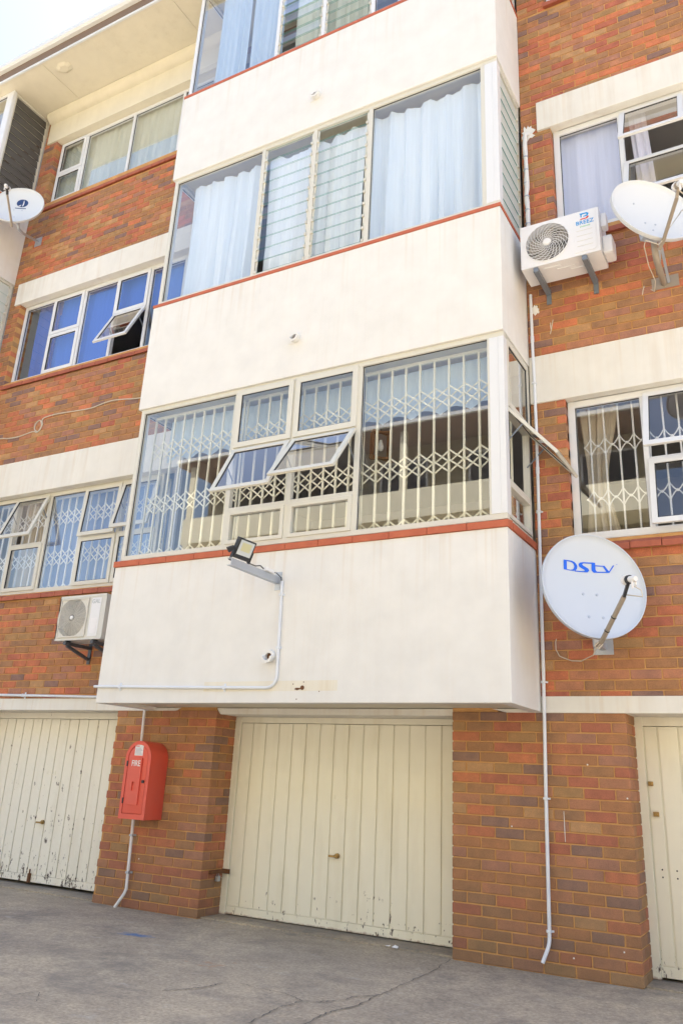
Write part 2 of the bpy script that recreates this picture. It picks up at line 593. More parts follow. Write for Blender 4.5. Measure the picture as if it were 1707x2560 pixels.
def text_part(body, size, axes, mt, name, parent, depth=0.002, align='CENTER', squeeze=1.0, bold=0.0, props=None):
    """flat lettering, extruded; axes = (origin, right, up, outward normal)"""
    cu = bpy.data.curves.new('lettering', 'FONT')
    cu.body = body
    cu.size = size
    cu.align_x = align
    cu.align_y = 'CENTER'
    cu.extrude = depth
    cu.offset = bold
    tmp = bpy.data.objects.new('lettering', cu)
    COL.objects.link(tmp)
    bpy.context.view_layer.update()
    dg = bpy.context.evaluated_depsgraph_get()
    me = bpy.data.meshes.new_from_object(tmp.evaluated_get(dg))
    bpy.data.objects.remove(tmp)
    bpy.data.curves.remove(cu)
    o, a, b, n = [Vector(x) for x in axes]
    po = parent_origin(parent)
    for v in me.vertices:
        c = v.co
        v.co = o + a * (c.x * squeeze) + b * c.y + n * (c.z + depth) - po
    me.materials.clear()
    me.materials.append(mt)
    me.name = name
    ob = bpy.data.objects.new(name, me)
    COL.objects.link(ob)
    ob.parent = parent
    for k, v in (props or {}).items():
        ob[k] = v
    return ob


# ------------------------------------------------------------------ key levels of the block
BX0, BX1, BD = -4.015, 0.0, -0.73            # projecting bay
Z0 = 1.774                                    # underside of bay / garage beams
ZB = 1.893                                    # top of garage beam
P1, P2, P3 = 3.071, 6.042, 9.06               # tops of the white bands
Q2, Q3 = 4.7925, 7.8105                       # undersides of bands 2 and 3
LB1, LT1, LB2, LT2 = 4.4085, 4.8746, 7.4135, 7.7714
SOF = 10.90
XL, XR = -7.64, 4.4
DY = 0.33                                     # door plane

# ------------------------------------------------------------------ ground
g = MB()
nx, ny = 60, 40
gv = []
xs = [-90, -40, -18] + [-12 + 20 * i / (nx - 1) for i in range(nx)] + [14, 40, 90]
ys = [-120, -50, -25] + [-12 + 14 * i / (ny - 1) for i in range(ny)] + [8, 30, 90]
from mathutils import noise as mnoise
for yy in ys:
    for xx in xs:
        hgt = 0.012 * mnoise.noise(Vector((xx * 0.8, yy * 0.8, 0.3)))
        if yy > -0.25:
            hgt *= max(0.0, 1 - (yy + 0.25) / 0.2) if yy < -0.05 else 0
        gv.append((xx, yy, hgt - 0.004))
W_ = len(xs)
gf = [(j * W_ + i, j * W_ + i + 1, (j + 1) * W_ + i + 1, (j + 1) * W_ + i) for j in range(len(ys) - 1) for i in range(W_ - 1)]
g.add(gv, gf, 0, True)
ground = g.build('ground', M['ground'], recalc=False)
ground['kind'] = 'structure'


def crack_mesh(paths, seed):
    rnd = random.Random(seed)
    m = MB()
    for path, w in paths:
        pts = []
        for (x0, y0), (x1, y1) in zip(path[:-1], path[1:]):
            for k in range(8):
                u = k / 8
                pts.append((x0 + (x1 - x0) * u + rnd.uniform(-.012, .012), y0 + (y1 - y0) * u + rnd.uniform(-.012, .012)))
        pts.append(path[-1])
        L_, Rr = [], []
        for i, (x, y) in enumerate(pts):
            a, b = pts[max(i - 1, 0)], pts[min(i + 1, len(pts) - 1)]
            d = Vector((b[0] - a[0], b[1] - a[1], 0)).normalized()
            ww = w * rnd.uniform(.15, .75)
            zz = 0.012 * mnoise.noise(Vector((x * 0.8, y * 0.8, 0.3))) + 0.0015
            L_.append((x - d.y * ww, y + d.x * ww, zz))
            Rr.append((x + d.y * ww, y - d.x * ww, zz))
        k = len(pts)
        m.add(L_ + Rr, [(i, i + 1, k + i + 1, k + i) for i in range(k - 1)])
    return m


ck = crack_mesh([
    ([(-0.742, -0.02), (-0.69, -0.55), (-0.677, -1.036), (-0.662, -1.347), (-0.749, -1.479), (-0.781, -1.639), (-0.85, -1.758), (-0.932, -1.792), (-0.957, -1.995), (-0.936, -2.178), (-0.88, -2.6)], 0.006),
    ([(-0.662, -1.347), (-0.65, -1.694), (-0.697, -1.875), (-0.70, -2.01), (-0.66, -2.4)], 0.008),
    ([(-0.93, -1.80), (-1.096, -1.729), (-1.26, -1.729), (-1.45, -1.70)], 0.005),
    ([(-1.539, -1.766), (-1.561, -1.914), (-1.609, -1.998), (-1.70, -2.13)], 0.009),
    ([(-4.355, -0.463), (-4.30, -0.85), (-4.207, -1.24), (-4.1, -2.0)], 0.005),
    ([(-2.3, -2.9), (-2.2, -2.6), (-2.05, -2.75)], 0.006)], 3).build('crack', M['crack'], ground, recalc=False)

# ------------------------------------------------------------------ the block of flats
B = thing('apartment_building', 'four storey brick block of flats with white banded bay over cream garage doors', 'building', (0, 0, 0))

# ---- brick fields
CH, BL, J = 0.0776, 0.2283, 0.010
BR = []          # (centre, size)  every brick of the walls


def course_range(z0, z1):
    k = int(math.floor(z0 / CH)) - 1
    out = []
    while k * CH < z1:
        a, b = max(k * CH, z0), min(k * CH + CH - J, z1)
        if b - a > 0.02:
            out.append((k, a, b))
        k += 1
    return out


def field_front(x0, x1, z0, z1, left_corner=False, right_corner=False, anchor=None):
    """running bond on the plane y=0; corner bricks run back into the reveal"""
    anchor = x0 if anchor is None else anchor
    for k, a, b in course_range(z0, z1):
        off = 0 if k % 2 == 0 else BL / 2
        s = anchor + off - BL * math.ceil((anchor + off - x0) / BL + 1)
        while s < x1:
            u0, u1 = max(s, x0), min(s + BL - J, x1)
            if u1 - u0 > 0.03:
                d = 0.05
                if right_corner and u1 > x1 - 0.02:
                    d = 0.108 if (u1 - u0) > 0.15 else 0.218
                    u1 = x1
                if left_corner and u0 < x0 + 0.02:
                    d = 0.108 if (u1 - u0) > 0.15 else 0.218
                    u0 = x0
                BR.append((((u0 + u1) / 2, d / 2, (a + b) / 2), (u1 - u0, d, b - a), 'y'))
            s += BL


def field_side(x, y0, y1, z0, z1, sgn, stretch_first=None):
    """bricks of a reveal: the plane X = x, facing +X when sgn > 0; starts behind the corner brick"""
    for k, a, b in course_range(z0, z1):
        front = stretch_first(k) if stretch_first else 0
        s = front
        first = True
        while s < y1:
            ln = BL - J if not (front < 0.15 and not first and s + BL > y1) else y1 - s
            e = min(s + ln, y1)
            if e - s > 0.03:
                BR.append(((x - sgn * 0.025, (s + e) / 2, (a + b) / 2), (0.05, e - s, b - a), 'x'))
            s = e + J
            first = False


def mortar(x0, x1, z0, z1, y1=0.23, name='brick_wall', inl=0.007, inr=0.007):
    MB().box(x0 + inl, x1 - inr, 0.007, y1, z0, z1).build(name, M['mortar'], B)


PX = [(-8.3, -6.864), (-4.428, -3.15), (-0.742, 0.628), (3.064, 4.4)]
for i, (a, b) in enumerate(PX):
    nb = round((b - a + J) / (BL / 2))
    field_front(a, b, -0.16, Z0, i > 0, True, anchor=b + J - BL)
    mortar(a, b, -0.2, Z0, DY + 0.25)


    def sf(k, b=b):
        return 0.118 if k % 2 == 0 else 0.228
    field_side(b, 0, DY + 0.02, -0.16, Z0, 1, sf)
# slivers of brick between the beam ends and the raised soffit of the bay
BR += []
for a, b in ((-3.70, -3.165), (-0.742, -0.36)):
    MB().box(a, b, 0.012, 0.2, Z0 + 0.002, 1.83).build('brick_wall', M['mortar'], B)

# upper walls, left
field_front(XL, BX0, ZB, 3.035)
mortar(XL, BX0, ZB + .002, 3.035, inl=0, inr=0)
field_front(XL, -7.36, 3.035, LB1, right_corner=True)
mortar(XL, -7.36, 3.037, LB1 - .002, inl=0)
field_side(-7.36, 0, 0.14, 3.16, LB1, 1, lambda k: 0.118)
field_front(XL, BX0, LT1, 6.03)
mortar(XL, BX0, LT1 + .002, 6.03, inl=0, inr=0)
field_front(XL, -7.40, 6.03, LB2, right_corner=True)
mortar(XL, -7.40, 6.032, LB2, inl=0)
field_side(-7.40, 0, 0.14, 6.17, LB2, 1, lambda k: 0.118)
field_front(XL, -7.514, LB2 + .005, LT2)
mortar(XL, -7.514, LB2 + .002, LT2, inl=0)
field_front(XL, BX0, LT2, 9.02)
mortar(XL, BX0, LT2 + .002, 9.02, inl=0, inr=0)
field_front(XL, -7.36, 9.02, 10.37, right_corner=True)
mortar(XL, -7.36, 9.022, 10.37, inl=0)
field_side(-7.36, 0, 0.14, 9.2, 10.38, 1, lambda k: 0.118)
field_front(XL, -7.57, 10.375, SOF)
mortar(XL, -7.57, 10.372, SOF - .002, inl=0)
# upper walls, right
field_front(0.0, XR, ZB, 3.035)
mortar(0.0, XR, ZB + .002, 3.035, inl=0)
field_front(0.0, 0.305, 3.035, LB1, right_corner=True)
mortar(0.0, 0.305, 3.037, LB1 - .002, inl=0)
field_side(0.305, 0, 0.11, 3.16, LB1, 1, lambda k: 0.118 if k % 2 else 0.03)
field_front(0.0, XR, LT1, 6.03)
mortar(0.0, XR, LT1 + .002, 6.03, inl=0)
field_front(0.0, 0.30, 6.03, LB2, right_corner=True)
mortar(0.0, 0.30, 6.032, LB2, inl=0)
field_front(0.0, 0.1695, LB2 + .005, LT2)
mortar(0.0, 0.1695, LB2 + .002, LT2, inl=0)
field_front(0.0, XR, LT2, 9.02)
mortar(0.0, XR, LT2 + .002, 9.02, inl=0)
field_front(0.0, 0.30, 9.02, SOF, right_corner=True)
mortar(0.0, 0.30, 9.022, SOF - .002, inl=0)
for (z0, z1) in ((3.035, LB1), (6.03, LB2), (9.02, 10.39)):
    field_front(3.34, XR, z0, z1, left_corner=True)
    mortar(3.34, XR, z0 + .002, z1 - .002, inr=0)


def brick_verts(sx, sy, sz, c=0.0035):
    """box with chamfered edges (44 triangles)"""
    bm = bmesh.new()
    bmesh.ops.create_cube(bm, size=1.0)
    for v in bm.verts:
        v.co = Vector((v.co.x * sx, v.co.y * sy, v.co.z * sz))
    bmesh.ops.bevel(bm, geom=bm.edges[:], offset=min(c, sx / 5, sy / 5, sz / 5), segments=1, affect='EDGES')
    vs_ = [v.co.copy() for v in bm.verts]
    bm.verts.index_update()
    fs = [tuple(v.index for v in f.verts) for f in bm.faces]
    bm.free()
    return vs_, fs


def shown_area(b):
    c, s, ax = b
    pts = []
    if ax == 'y':
        cs = [(c[0] + i * s[0] / 2, 0, c[2] + j * s[2] / 2) for i, j in ((-1, -1), (1, -1), (1, 1), (-1, 1))]
    else:
        cs = [(c[0] + 0.025, c[1] + i * s[1] / 2, c[2] + j * s[2] / 2) for i, j in ((-1, -1), (1, -1), (1, 1), (-1, 1))]
    for q in cs:
        p = project(q)
        if p is None:
            return 0
        pts.append(p)
    mx = sum(p[0] for p in pts) / 4
    my = sum(p[1] for p in pts) / 4
    if not (-20 < mx < 1727 and -20 < my < 2580):
        return 0
    # hidden behind the bay, the fire box or the big dish
    if BX0 < c[0] < BX1 and c[2] > Z0:
        return 0
    return abs(sum(pts[i][0] * pts[(i + 1) % 4][1] - pts[(i + 1) % 4][0] * pts[i][1] for i in range(4)) / 2)


BR.sort(key=shown_area, reverse=True)
cache = {}
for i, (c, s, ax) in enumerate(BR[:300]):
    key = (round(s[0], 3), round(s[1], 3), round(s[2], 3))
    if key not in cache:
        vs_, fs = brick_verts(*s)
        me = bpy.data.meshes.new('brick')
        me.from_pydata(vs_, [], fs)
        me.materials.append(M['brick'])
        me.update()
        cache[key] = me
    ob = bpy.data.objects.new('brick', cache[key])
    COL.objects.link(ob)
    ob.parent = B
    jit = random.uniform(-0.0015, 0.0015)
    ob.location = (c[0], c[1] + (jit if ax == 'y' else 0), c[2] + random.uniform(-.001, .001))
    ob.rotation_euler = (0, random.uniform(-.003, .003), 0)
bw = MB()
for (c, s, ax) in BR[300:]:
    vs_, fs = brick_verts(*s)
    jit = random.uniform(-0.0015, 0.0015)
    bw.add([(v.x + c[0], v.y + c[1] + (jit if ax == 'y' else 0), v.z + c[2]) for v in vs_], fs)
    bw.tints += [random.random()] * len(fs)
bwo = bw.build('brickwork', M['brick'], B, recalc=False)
bwo['kind'] = 'stuff'


# ---- slabs, rooms
def piece(name, mt, *box):
    return MB().box(*box).build(name, M[mt], B)


for z in (1.80, 4.62, 7.62):
    piece('ceiling', 'room', -11.7, XR, 0.145, 2.9, z, z + 0.17)
piece('ceiling', 'room', -11.7, XR, 0.30, 2.9, 10.62, 10.8)
for x in (-4.10, 0.025, -7.72):
    piece('partition', 'room', x, x + 0.06, 0.04, 2.9, 1.98, 10.6)
piece('back_wall', 'room', -11.7, XR, 2.9, 3.0, 0, 10.8)
piece('end_wall', 'room', XR - .12, XR - .02, 0.24, 2.9, 0, 10.8)
piece('end_wall', 'room', -11.7, -11.6, 0.0, 2.9, 0, 10.8)
for (x0, x1) in ((BX0 + .02, BX1 - .02), (-11.6, XL - .02)):
    piece('floor_slab', 'soffit', x0, x1, BD + .02, 0.14, 1.805, 1.93)
    piece('floor_slab', 'soffit', x0, x1, BD + .045, 0.14, Q2 + .01, Q2 + .13)
    piece('floor_slab', 'soffit', x0, x1, BD + .045, 0.14, Q3 + .01, Q3 + .13)


# ---- white bands of the bay
def band(x0, x1, z0, z1, name='parapet'):
    m = MB()
    t = 0.10
    m.add([(x0, 0.004, z0), (x0, BD, z0), (x1, BD, z0), (x1, 0.004, z0), (x1 - t, 0.004, z0), (x1 - t, BD + t, z0), (x0 + t, BD + t, z0), (x0 + t, 0.004, z0),
           (x0, 0.004, z1), (x0, BD, z1), (x1, BD, z1), (x1, 0.004, z1), (x1 - t, 0.004, z1), (x1 - t, BD + t, z1), (x0 + t, BD + t, z1), (x0 + t, 0.004, z1)],
          [(0, 1, 6, 7), (1, 2, 5, 6), (2, 3, 4, 5), (8, 15, 14, 9), (9, 14, 13, 10), (10, 13, 12, 11),
           (0, 8, 9, 1), (1, 9, 10, 2), (2, 10, 11, 3), (3, 11, 12, 4), (4, 12, 13, 5), (5, 13, 14, 6), (6, 14, 15, 7), (7, 15, 8, 0)])
    return m.build(name, M['white_wall'], B, bevel=0.006)


for (x0, x1) in ((BX0, BX1), (-11.65, XL)):
    for z0, z1 in ((Z0, P1), (Q2, P2), (Q3, P3)):
        band(x0, x1, z0, z1)


def sill_ring(x0, x1, z0, z1, proud=0.012, front=True):
    """thin red capping on the band, running round the bay, with the ends cut back"""
    m = MB()
    m.box(x0 - proud, x1 + proud, BD - proud, BD + .13, z0, z1)
    m.box(x1 - .13, x1 + proud, BD + .13, 0.003, z0, z1)
    m.box(x0 - proud, x0 + .13, BD + .13, 0.003, z0, z1)
    return m


# upper two are a thin painted strip, the lowest is a course of red tiles
for z, h in ((P2, 0.035), (P3, 0.035)):
    sill_ring(BX0, BX1, z + .001, z + h, 0.006).build('window_sill', M['sill'], B)
for z, h in ((P1, 0.06), (P2, 0.035), (P3, 0.035)):
    sill_ring(-11.65, XL, z + .001, z + h, 0.006).build('window_sill', M['sill'], B)
bs = MB()
bs.box(BX0 + .01, BX1 - .01, BD + .01, BD + .14, P1 + .001, P1 + .05)
bs.box(BX1 - .14, BX1 - .01, BD + .14, 0.003, P1 + .001, P1 + .05)
bsill = bs.build('window_sill', M['mortar'], B)
nt = 12
for i in range(nt):
    m = MB()
    a = BX0 - .015 + (BX1 + .03 - BX0) * i / nt
    b = BX0 - .015 + (BX1 + .03 - BX0) * (i + 1) / nt - .004
    dz = random.uniform(-.0015, .0015)
    m.add([(a, BD - .015, P1 + .002 + dz), (b, BD - .015, P1 + .002 + dz), (b, BD + .10, P1 + .002), (a, BD + .10, P1 + .002),
           (a, BD - .015, P1 + .058 + dz), (b, BD - .015, P1 + .058 + dz), (b, BD + .10, P1 + .075), (a, BD + .10, P1 + .075)],
          [(0, 3, 2, 1), (4, 5, 6, 7), (0, 1, 5, 4), (1, 2, 6, 5), (2, 3, 7, 6), (3, 0, 4, 7)])
    m.build('sill_tile', M['sill'], bsill, bevel=0.004)
for i in range(2):
    m = MB()
    a = BD + .104 + i * .32
    b = a + .316
    m.box(BX1 - .10, BX1 + .015, a, min(b, .002), P1 + .002, P1 + .06)
    m.build('sill_tile', M['sill'], bsill, bevel=0.004)

# drip lip below the lowest band, beams over the garages
lp = MB()
lp.box(BX0 + .10, BX1 - .10, 0.012, 0.20, 1.7405, 1.80)


def beam(x0, x1, z0, z1, c0=0.0, c1=0.0, y0=-0.012, y1=0.2):
    """concrete beam whose ends are cut at a slant (c0, c1)"""
    m = MB()
    m.prism([(x0 + c0, z0), (x1 - c1, z0), (x1, z1), (x0, z1)], 0, y1 - y0, ((0, y0, 0), (1, 0, 0), (0, 0, 1), (0, 1, 0)))
    return m


for args in ((-11.6, -3.60, Z0 - .004, 1.80, 0, .06), (-0.41, XR, Z0 - .004, 1.80, .13, 0)):
    m = beam(*args, y0=-.004, y1=.33)
    m.build('garage_beam', M['lintel'], B, bevel=0.006)
for x0, x1 in ((-11.6, BX0 - .001), (BX1 + .001, XR)):
    beam(x0, x1, Z0 - .006, ZB).build('garage_beam', M['lintel'], B, bevel=0.006)
m = beam(-3.175, -0.7, 1.742, 1.80, .05, .0, y0=.02, y1=.34)
m.build('garage_beam', M['lintel'], B, bevel=0.008)

# lintels over the flat windows
beam(XL + .001, BX0 - .002, LB1, LT1, y0=-.016, y1=.14).build('lintel', M['lintel'], B, bevel=0.006)
beam(BX1 + .002, XR, LB1, LT1, y0=-.016, y1=.14).build('lintel', M['lintel'], B, bevel=0.006)
beam(-7.514, BX0 - .002, LB2, LT2, y0=-.022, y1=.14).build('lintel', M['lintel'], B, bevel=0.006)
beam(0.1695, XR, LB2, LT2, y0=-.022, y1=.14).build('lintel', M['lintel'], B, bevel=0.006)
# cove and beam under the eaves
for x0, x1 in ((-7.57, BX0 - .002), (0.17, XR)):
    m = MB()
    prof = [(0.14, 10.375), (-.02, 10.375), (-.02, 10.76)] + [(-.02 - .11 * math.sin(a), 10.76 + .135 * (1 - math.cos(a))) for a in [R(15 * i) for i in range(1, 7)]] + [(0.14, 10.896)]
    m.prism(prof, x0, x1, ((0, 0, 0), (0, 1, 0), (0, 0, 1), (1, 0, 0)))
    m.build('eaves_beam', M['soffit'], B, smooth_angle=40)

# ---- eaves, gutter and roof
roof = MB()
roof.add([(-14, -.93, 11.17), (5, -.93, 11.17), (5, 4.2, 13.0), (-14, 4.2, 13.0), (-14, -.93, 11.148), (5, -.93, 11.148), (5, 4.2, 12.9), (-14, 4.2, 12.9)],
         [(0, 1, 2, 3), (4, 7, 6, 5), (0, 4, 5, 1), (1, 5, 6, 2), (2, 6, 7, 3), (3, 7, 4, 0)])
roof_o = roof.build('roof', M['tile_roof'], B)
xj = [-13.9, -9.3, -6.87, -4.43, -2.0, 0.44, 2.9, 4.9]
for a, b in zip(xj[:-1], xj[1:]):
    m = MB()
    m.box(a + .003, b - .003, -.87, .28, SOF, SOF + .02)
    m.build('soffit_panel', M['soffit'], roof_o)
m = MB()
m.box(-13.9, 4.9, -.87, .28, SOF + .021, SOF + .03)
m.build('soffit_backing', M['fascia'], roof_o)
# a blister of lifting paint beside the joint
m = MB()
ring = []
for k in range(14):
    a = 2 * math.pi * k / 14
    ring.append((-6.62 + .15 * math.cos(a) * random.uniform(.8, 1.1), -.66 + .10 * math.sin(a) * random.uniform(.8, 1.1), SOF - .001))
m.add(ring + [(x * .55 + -6.62 * .45, y * .55 - .66 * .45, SOF - .028) for x, y, z in ring], [(i, (i + 1) % 14, 14 + (i + 1) % 14, 14 + i) for i in range(14)] + [tuple(range(14, 28))])
m.build('paint_blister', M['soffit'], roof_o)
m = MB()
m.box(-13.9, 4.9, -.895, -.87, SOF - .012, SOF + .03)
m.build('soffit_trim', M['gutter'], roof_o)
m = MB()
m.box(-13.9, 4.9, -.90, -.88, SOF + .032, SOF + .24)
m.build('fascia', M['fascia'], roof_o)
m = MB()
gp = [(-.902, SOF + .19), (-.902, SOF + .105), (-1.02, SOF + .105), (-1.035, SOF + .13), (-1.03, SOF + .20), (-1.045, SOF + .205), (-1.06, SOF + .13), (-1.035, SOF + .085), (-.902, SOF + .085)]
m.prism([(-.902, SOF + .155), (-.955, SOF + .155), (-.985, SOF + .18), (-.99, SOF + .245), (-.902, SOF + .245)], -13.9, 4.9, ((0, 0, 0), (0, 1, 0), (0, 0, 1), (1, 0, 0)))
m.build('gutter', M['gutter'], roof_o)


# ------------------------------------------------------------------ windows
def front_T(y):
    return lambda u, w, v: (u, y - w, v)


def side_T(x):                     # faces +X; u runs along +Y
    return lambda u, w, v: (x + w, u, v)


def pane(T, u0, u1, v0, v1, win, w=0.0, mt='glass', name='pane', props=None):
    m = MB(T)
    m.box(u0, u1, w - .002, w + .002, v0, v1)
    return m.build(name, M[mt], win, props=props)


def sash(T, u0, u1, v0, v1, ang, win, fwid=.045, w0=.028, label=None, mt='frame'):
    """top hung sash: hinge along v1, foot swung out by ang degrees; frame and its pane"""
    a = R(ang)

    def TT(u, w, v):
        d = v1 - v
        return T(u, w0 + d * math.sin(a) + w * math.cos(a), v1 - d * math.cos(a) + w * math.sin(a))
    m = MB(TT)
    m.frame(u0, u1, v0, v1, fwid, -.012, .014)
    fr = m.build('sash', M[mt], win, bevel=.003, props={'label': label} if label else None)
    m = MB(TT)
    m.box(u0 + fwid - .004, u1 - fwid + .004, -.002, .002, v0 + fwid - .004, v1 - fwid + .004)
    m.build('pane', M['glass'], win)
    m = MB(TT)
    m.frame(u0 + fwid - .001, u1 - fwid + .001, v0 + fwid - .001, v1 - fwid + .001, .006, -.006, .0075)
    m.build('gasket', M['rubber'], win)
    if ang > 6:
        for u in (u0 + .012, u1 - .012):
            m = MB(T)
            d = (v1 - v0) * .34
            m.bar((u, 0.006, v1 - (v1 - v0) * .52), (u, w0 + d * math.sin(a), v1 - d * math.cos(a)), .012, .005, n=(1, 0, 0))
            m.build('stay_arm', M['zinc'], win)
    return fr


def louvres(T, u0, u1, v0, v1, n, win, tilt=7, mt='louvre_glass', thick=.005, edge='glass_edge'):
    hgt = (v1 - v0) / n
    a = R(tilt)
    for i in range(n):
        vb = v0 + i * hgt
        m = MB(T)
        L_ = hgt * 1.06
        # slat leaning out at its foot
        pts = [(.012 + L_ * math.sin(a) / 2, vb), (.012 - L_ * math.sin(a) / 2, vb + L_ * math.cos(a))]
        (wa, va), (wb, vb2) = pts
        m.add([(u0, wa, va), (u1, wa, va), (u1, wb, vb2), (u0, wb, vb2), (u0, wa - thick, va), (u1, wa - thick, va), (u1, wb - thick, vb2), (u0, wb - thick, vb2)],
              [(0, 1, 2, 3), (7, 6, 5, 4)], 0)
        o_ = len(m.v)
        m.add([(u0, wa, va), (u1, wa, va), (u1, wb, vb2), (u0, wb, vb2), (u0, wa - thick, va), (u1, wa - thick, va), (u1, wb - thick, vb2), (u0, wb - thick, vb2)],
              [(0, 4, 5, 1), (1, 5, 6, 2), (2, 6, 7, 3), (3, 7, 4, 0)], 1)
        m.build('louvre_slat', [M[mt], M[edge]], win)
    for u in (u0, u1):
        m = MB(T)
        m.box(u - .009, u + .009, .002, .012, v0 - .01, v1)
        for i in range(n):
            vb = v0 + i * hgt
            m.box(u - .012, u + .012, .004, .03, vb - .008, vb + .02)
        m.build('louvre_carrier', M['frame_beige'], win)


def window(T, u0, u1, v0, v1, panels, mt='frame', fr=.05, mull=.045, depth=(-.03, .025), name='window', props=None, transom=None):
    """panels: list of (edge_u_right, kind, options)"""
    m = MB(T)
    m.frame(u0, u1, v0, v1, fr, depth[0], depth[1])
    edges = [u0] + [p[0] for p in panels]
    for e in edges[1:-1]:
        m.box(e - mull / 2, e + mull / 2, depth[0] + .001, depth[1] - .001, v0 + fr, v1 - fr)
    for (a, (b, kind, op)) in zip(edges[:-1], panels):
        if kind == 'split':
            m.box(a + mull / 2, b - mull / 2, depth[0] + .003, depth[1] - .003, op['t'] - .022, op['t'] + .022)
        for tt in op.get('ts', []):
            m.box(a + mull / 2, b - mull / 2, depth[0] + .003, depth[1] - .003, tt - .022, tt + .022)
    win = m.build(name, M[mt], B, bevel=.003, props=props)
    for i, (a, (b, kind, op)) in enumerate(zip(edges[:-1], panels)):
        ua = a + (fr if i == 0 else mull / 2)
        ub = b - (fr if i == len(panels) - 1 else mull / 2)
        va, vb = v0 + fr, v1 - fr
        if kind == 'fixed':
            pane(T, ua - .004, ub + .004, va - .004, vb + .004, win)
            g_ = MB(T)
            g_.frame(ua - .002, ub + .002, va - .002, vb + .002, .007, -.003, .006)
            g_.build('gasket', M['rubber'], win)
        elif kind == 'split':
            t = op['t']
            if op.get('up', 0) is None:
                pane(T, ua, ub, t, vb, win)
            else:
                sash(T, ua - .012, ub + .012, t + .005, vb + .02, op.get('up', 0), win, mt=mt)
            if op.get('lo', 0) is None:
                pane(T, ua - .004, ub + .004, va - .004, t, win)
            else:
                sash(T, ua - .012, ub + .012, va - .012, t - .005, op.get('lo', 0), win, mt=mt)
        elif kind == 'triple':
            t1, t2 = op['ts']
            sash(T, ua - .012, ub + .012, t1 + .012, vb + .015, 0, win, fwid=.052, mt=mt)
            sash(T, ua - .012, ub + .012, t2 + .012, t1 - .012, op['mid'], win, fwid=.045, mt=mt, label='sash propped open at its foot')
            g_ = MB(T)
            g_.frame(ua, ub, va, t2 - .018, .035, -.02, .035)
            g_.build('sash', M[mt], win, bevel=.003)
            pane(T, ua + .03, ub - .03, va + .03, t2 - .05, win)
        elif kind == 'louvre':
            louvres(T, ua + .015, ub - .015, va + .01, vb - .02, op['n'], win, mt=op.get('mt', 'louvre_glass'), tilt=3 if op.get('mt') else 7)
    return win


# left flats: three floors
TF = front_T(.12)
e1 = [-7.34, -6.735, -6.13, -5.52, -4.915, -4.30]
window(TF, e1[0], e1[5], 3.135, LB1 - .003, [(e1[1], 'fixed', {}), (e1[2], 'split', {'t': 3.755, 'up': 21}), (e1[3], 'fixed', {}), (e1[4], 'split', {'t': 3.755, 'up': 4}), (e1[5], 'split', {'t': 3.755, 'up': 13})], mt='frame_beige',
       props={'label': 'cream framed window with three sashes swung out behind the left air conditioner'})
e2 = [-7.395, -6.78, -6.18, -5.57, -4.985, -4.38]
window(TF, e2[0], e2[5], 6.165, LB2 - .003, [(e2[1], 'fixed', {}), (e2[2], 'split', {'t': 6.80, 'up': 0}), (e2[3], 'fixed', {}), (e2[4], 'split', {'t': 6.82, 'up': 0, 'lo': 26}), (e2[5], 'fixed', {})],
       props={'label': 'white framed window with blue panes and one open bottom sash'})
e3 = [-7.35, -6.78, -5.82, -4.87, -4.30]
window(TF, e3[0], e3[4], 9.20, 10.372, [(e3[1], 'split', {'t': 9.755}), (e3[2], 'fixed', {}), (e3[3], 'fixed', {}), (e3[4], 'fixed', {})],
       props={'label': 'top floor window with pale curtains under the eaves'})
# right flats
TG = front_T(.10)
f1 = [0.305, 0.925, 1.53, 2.14, 2.74, 3.335]
window(TG, f1[0], f1[5], 3.145, LB1 - .003, [(f1[1], 'fixed', {}), (f1[2], 'split', {'t': 3.775, 'up': 20, 'lo': 9}), (f1[3], 'fixed', {}), (f1[4], 'split', {'t': 3.775}), (f1[5], 'fixed', {})], fr=.06,
       props={'label': 'white framed window with white scrolled bars above the big dish'})
window(TG, f1[0], f1[5], 6.135, LB2 - .003, [(f1[1] + .02, 'fixed', {}), (f1[2], 'split', {'t': 6.775, 'up': 27, 'lo': 24}), (f1[3], 'fixed', {}), (f1[4], 'split', {'t': 6.775}), (f1[5], 'fixed', {})], fr=.06,
       props={'label': 'white framed window with two open sashes behind the upper right dish'})
window(TG, f1[0], f1[5], 9.15, 10.372, [(f1[1], 'fixed', {}), (f1[2], 'split', {'t': 9.76}), (f1[3], 'fixed', {}), (f1[4], 'split', {'t': 9.76}), (f1[5], 'fixed', {})], fr=.06)


# sills of the flat windows: rows of clay tiles
def flat_sill(x0, x1, ztop, zbot, y0=-.045, n=None, name='window_sill'):
    m = MB()
    m.box(x0 + .01, x1 - .01, .012, .14, zbot + .012, ztop - .025)
    so = m.build(name, M['mortar'], B)
    n = n or int(round((x1 - x0) / .232))
    for i in range(n):
        a = x0 + (x1 - x0) * i / n
        b = x0 + (x1 - x0) * (i + 1) / n - .006
        dz = random.uniform(-.003, .003)
        t = MB()
        t.add([(a, y0, zbot + dz), (b, y0, zbot + dz), (b, .08, zbot + .03), (a, .08, zbot + .03), (a, y0, zbot + .05 + dz), (b, y0, zbot + .05 + dz), (b, .095, ztop), (a, .095, ztop)],
              [(0, 3, 2, 1), (4, 5, 6, 7), (0, 1, 5, 4), (1, 2, 6, 5), (2, 3, 7, 6), (3, 0, 4, 7)])
        t.build('sill_tile', M['sill_tile'], so, bevel=.004)
    return so


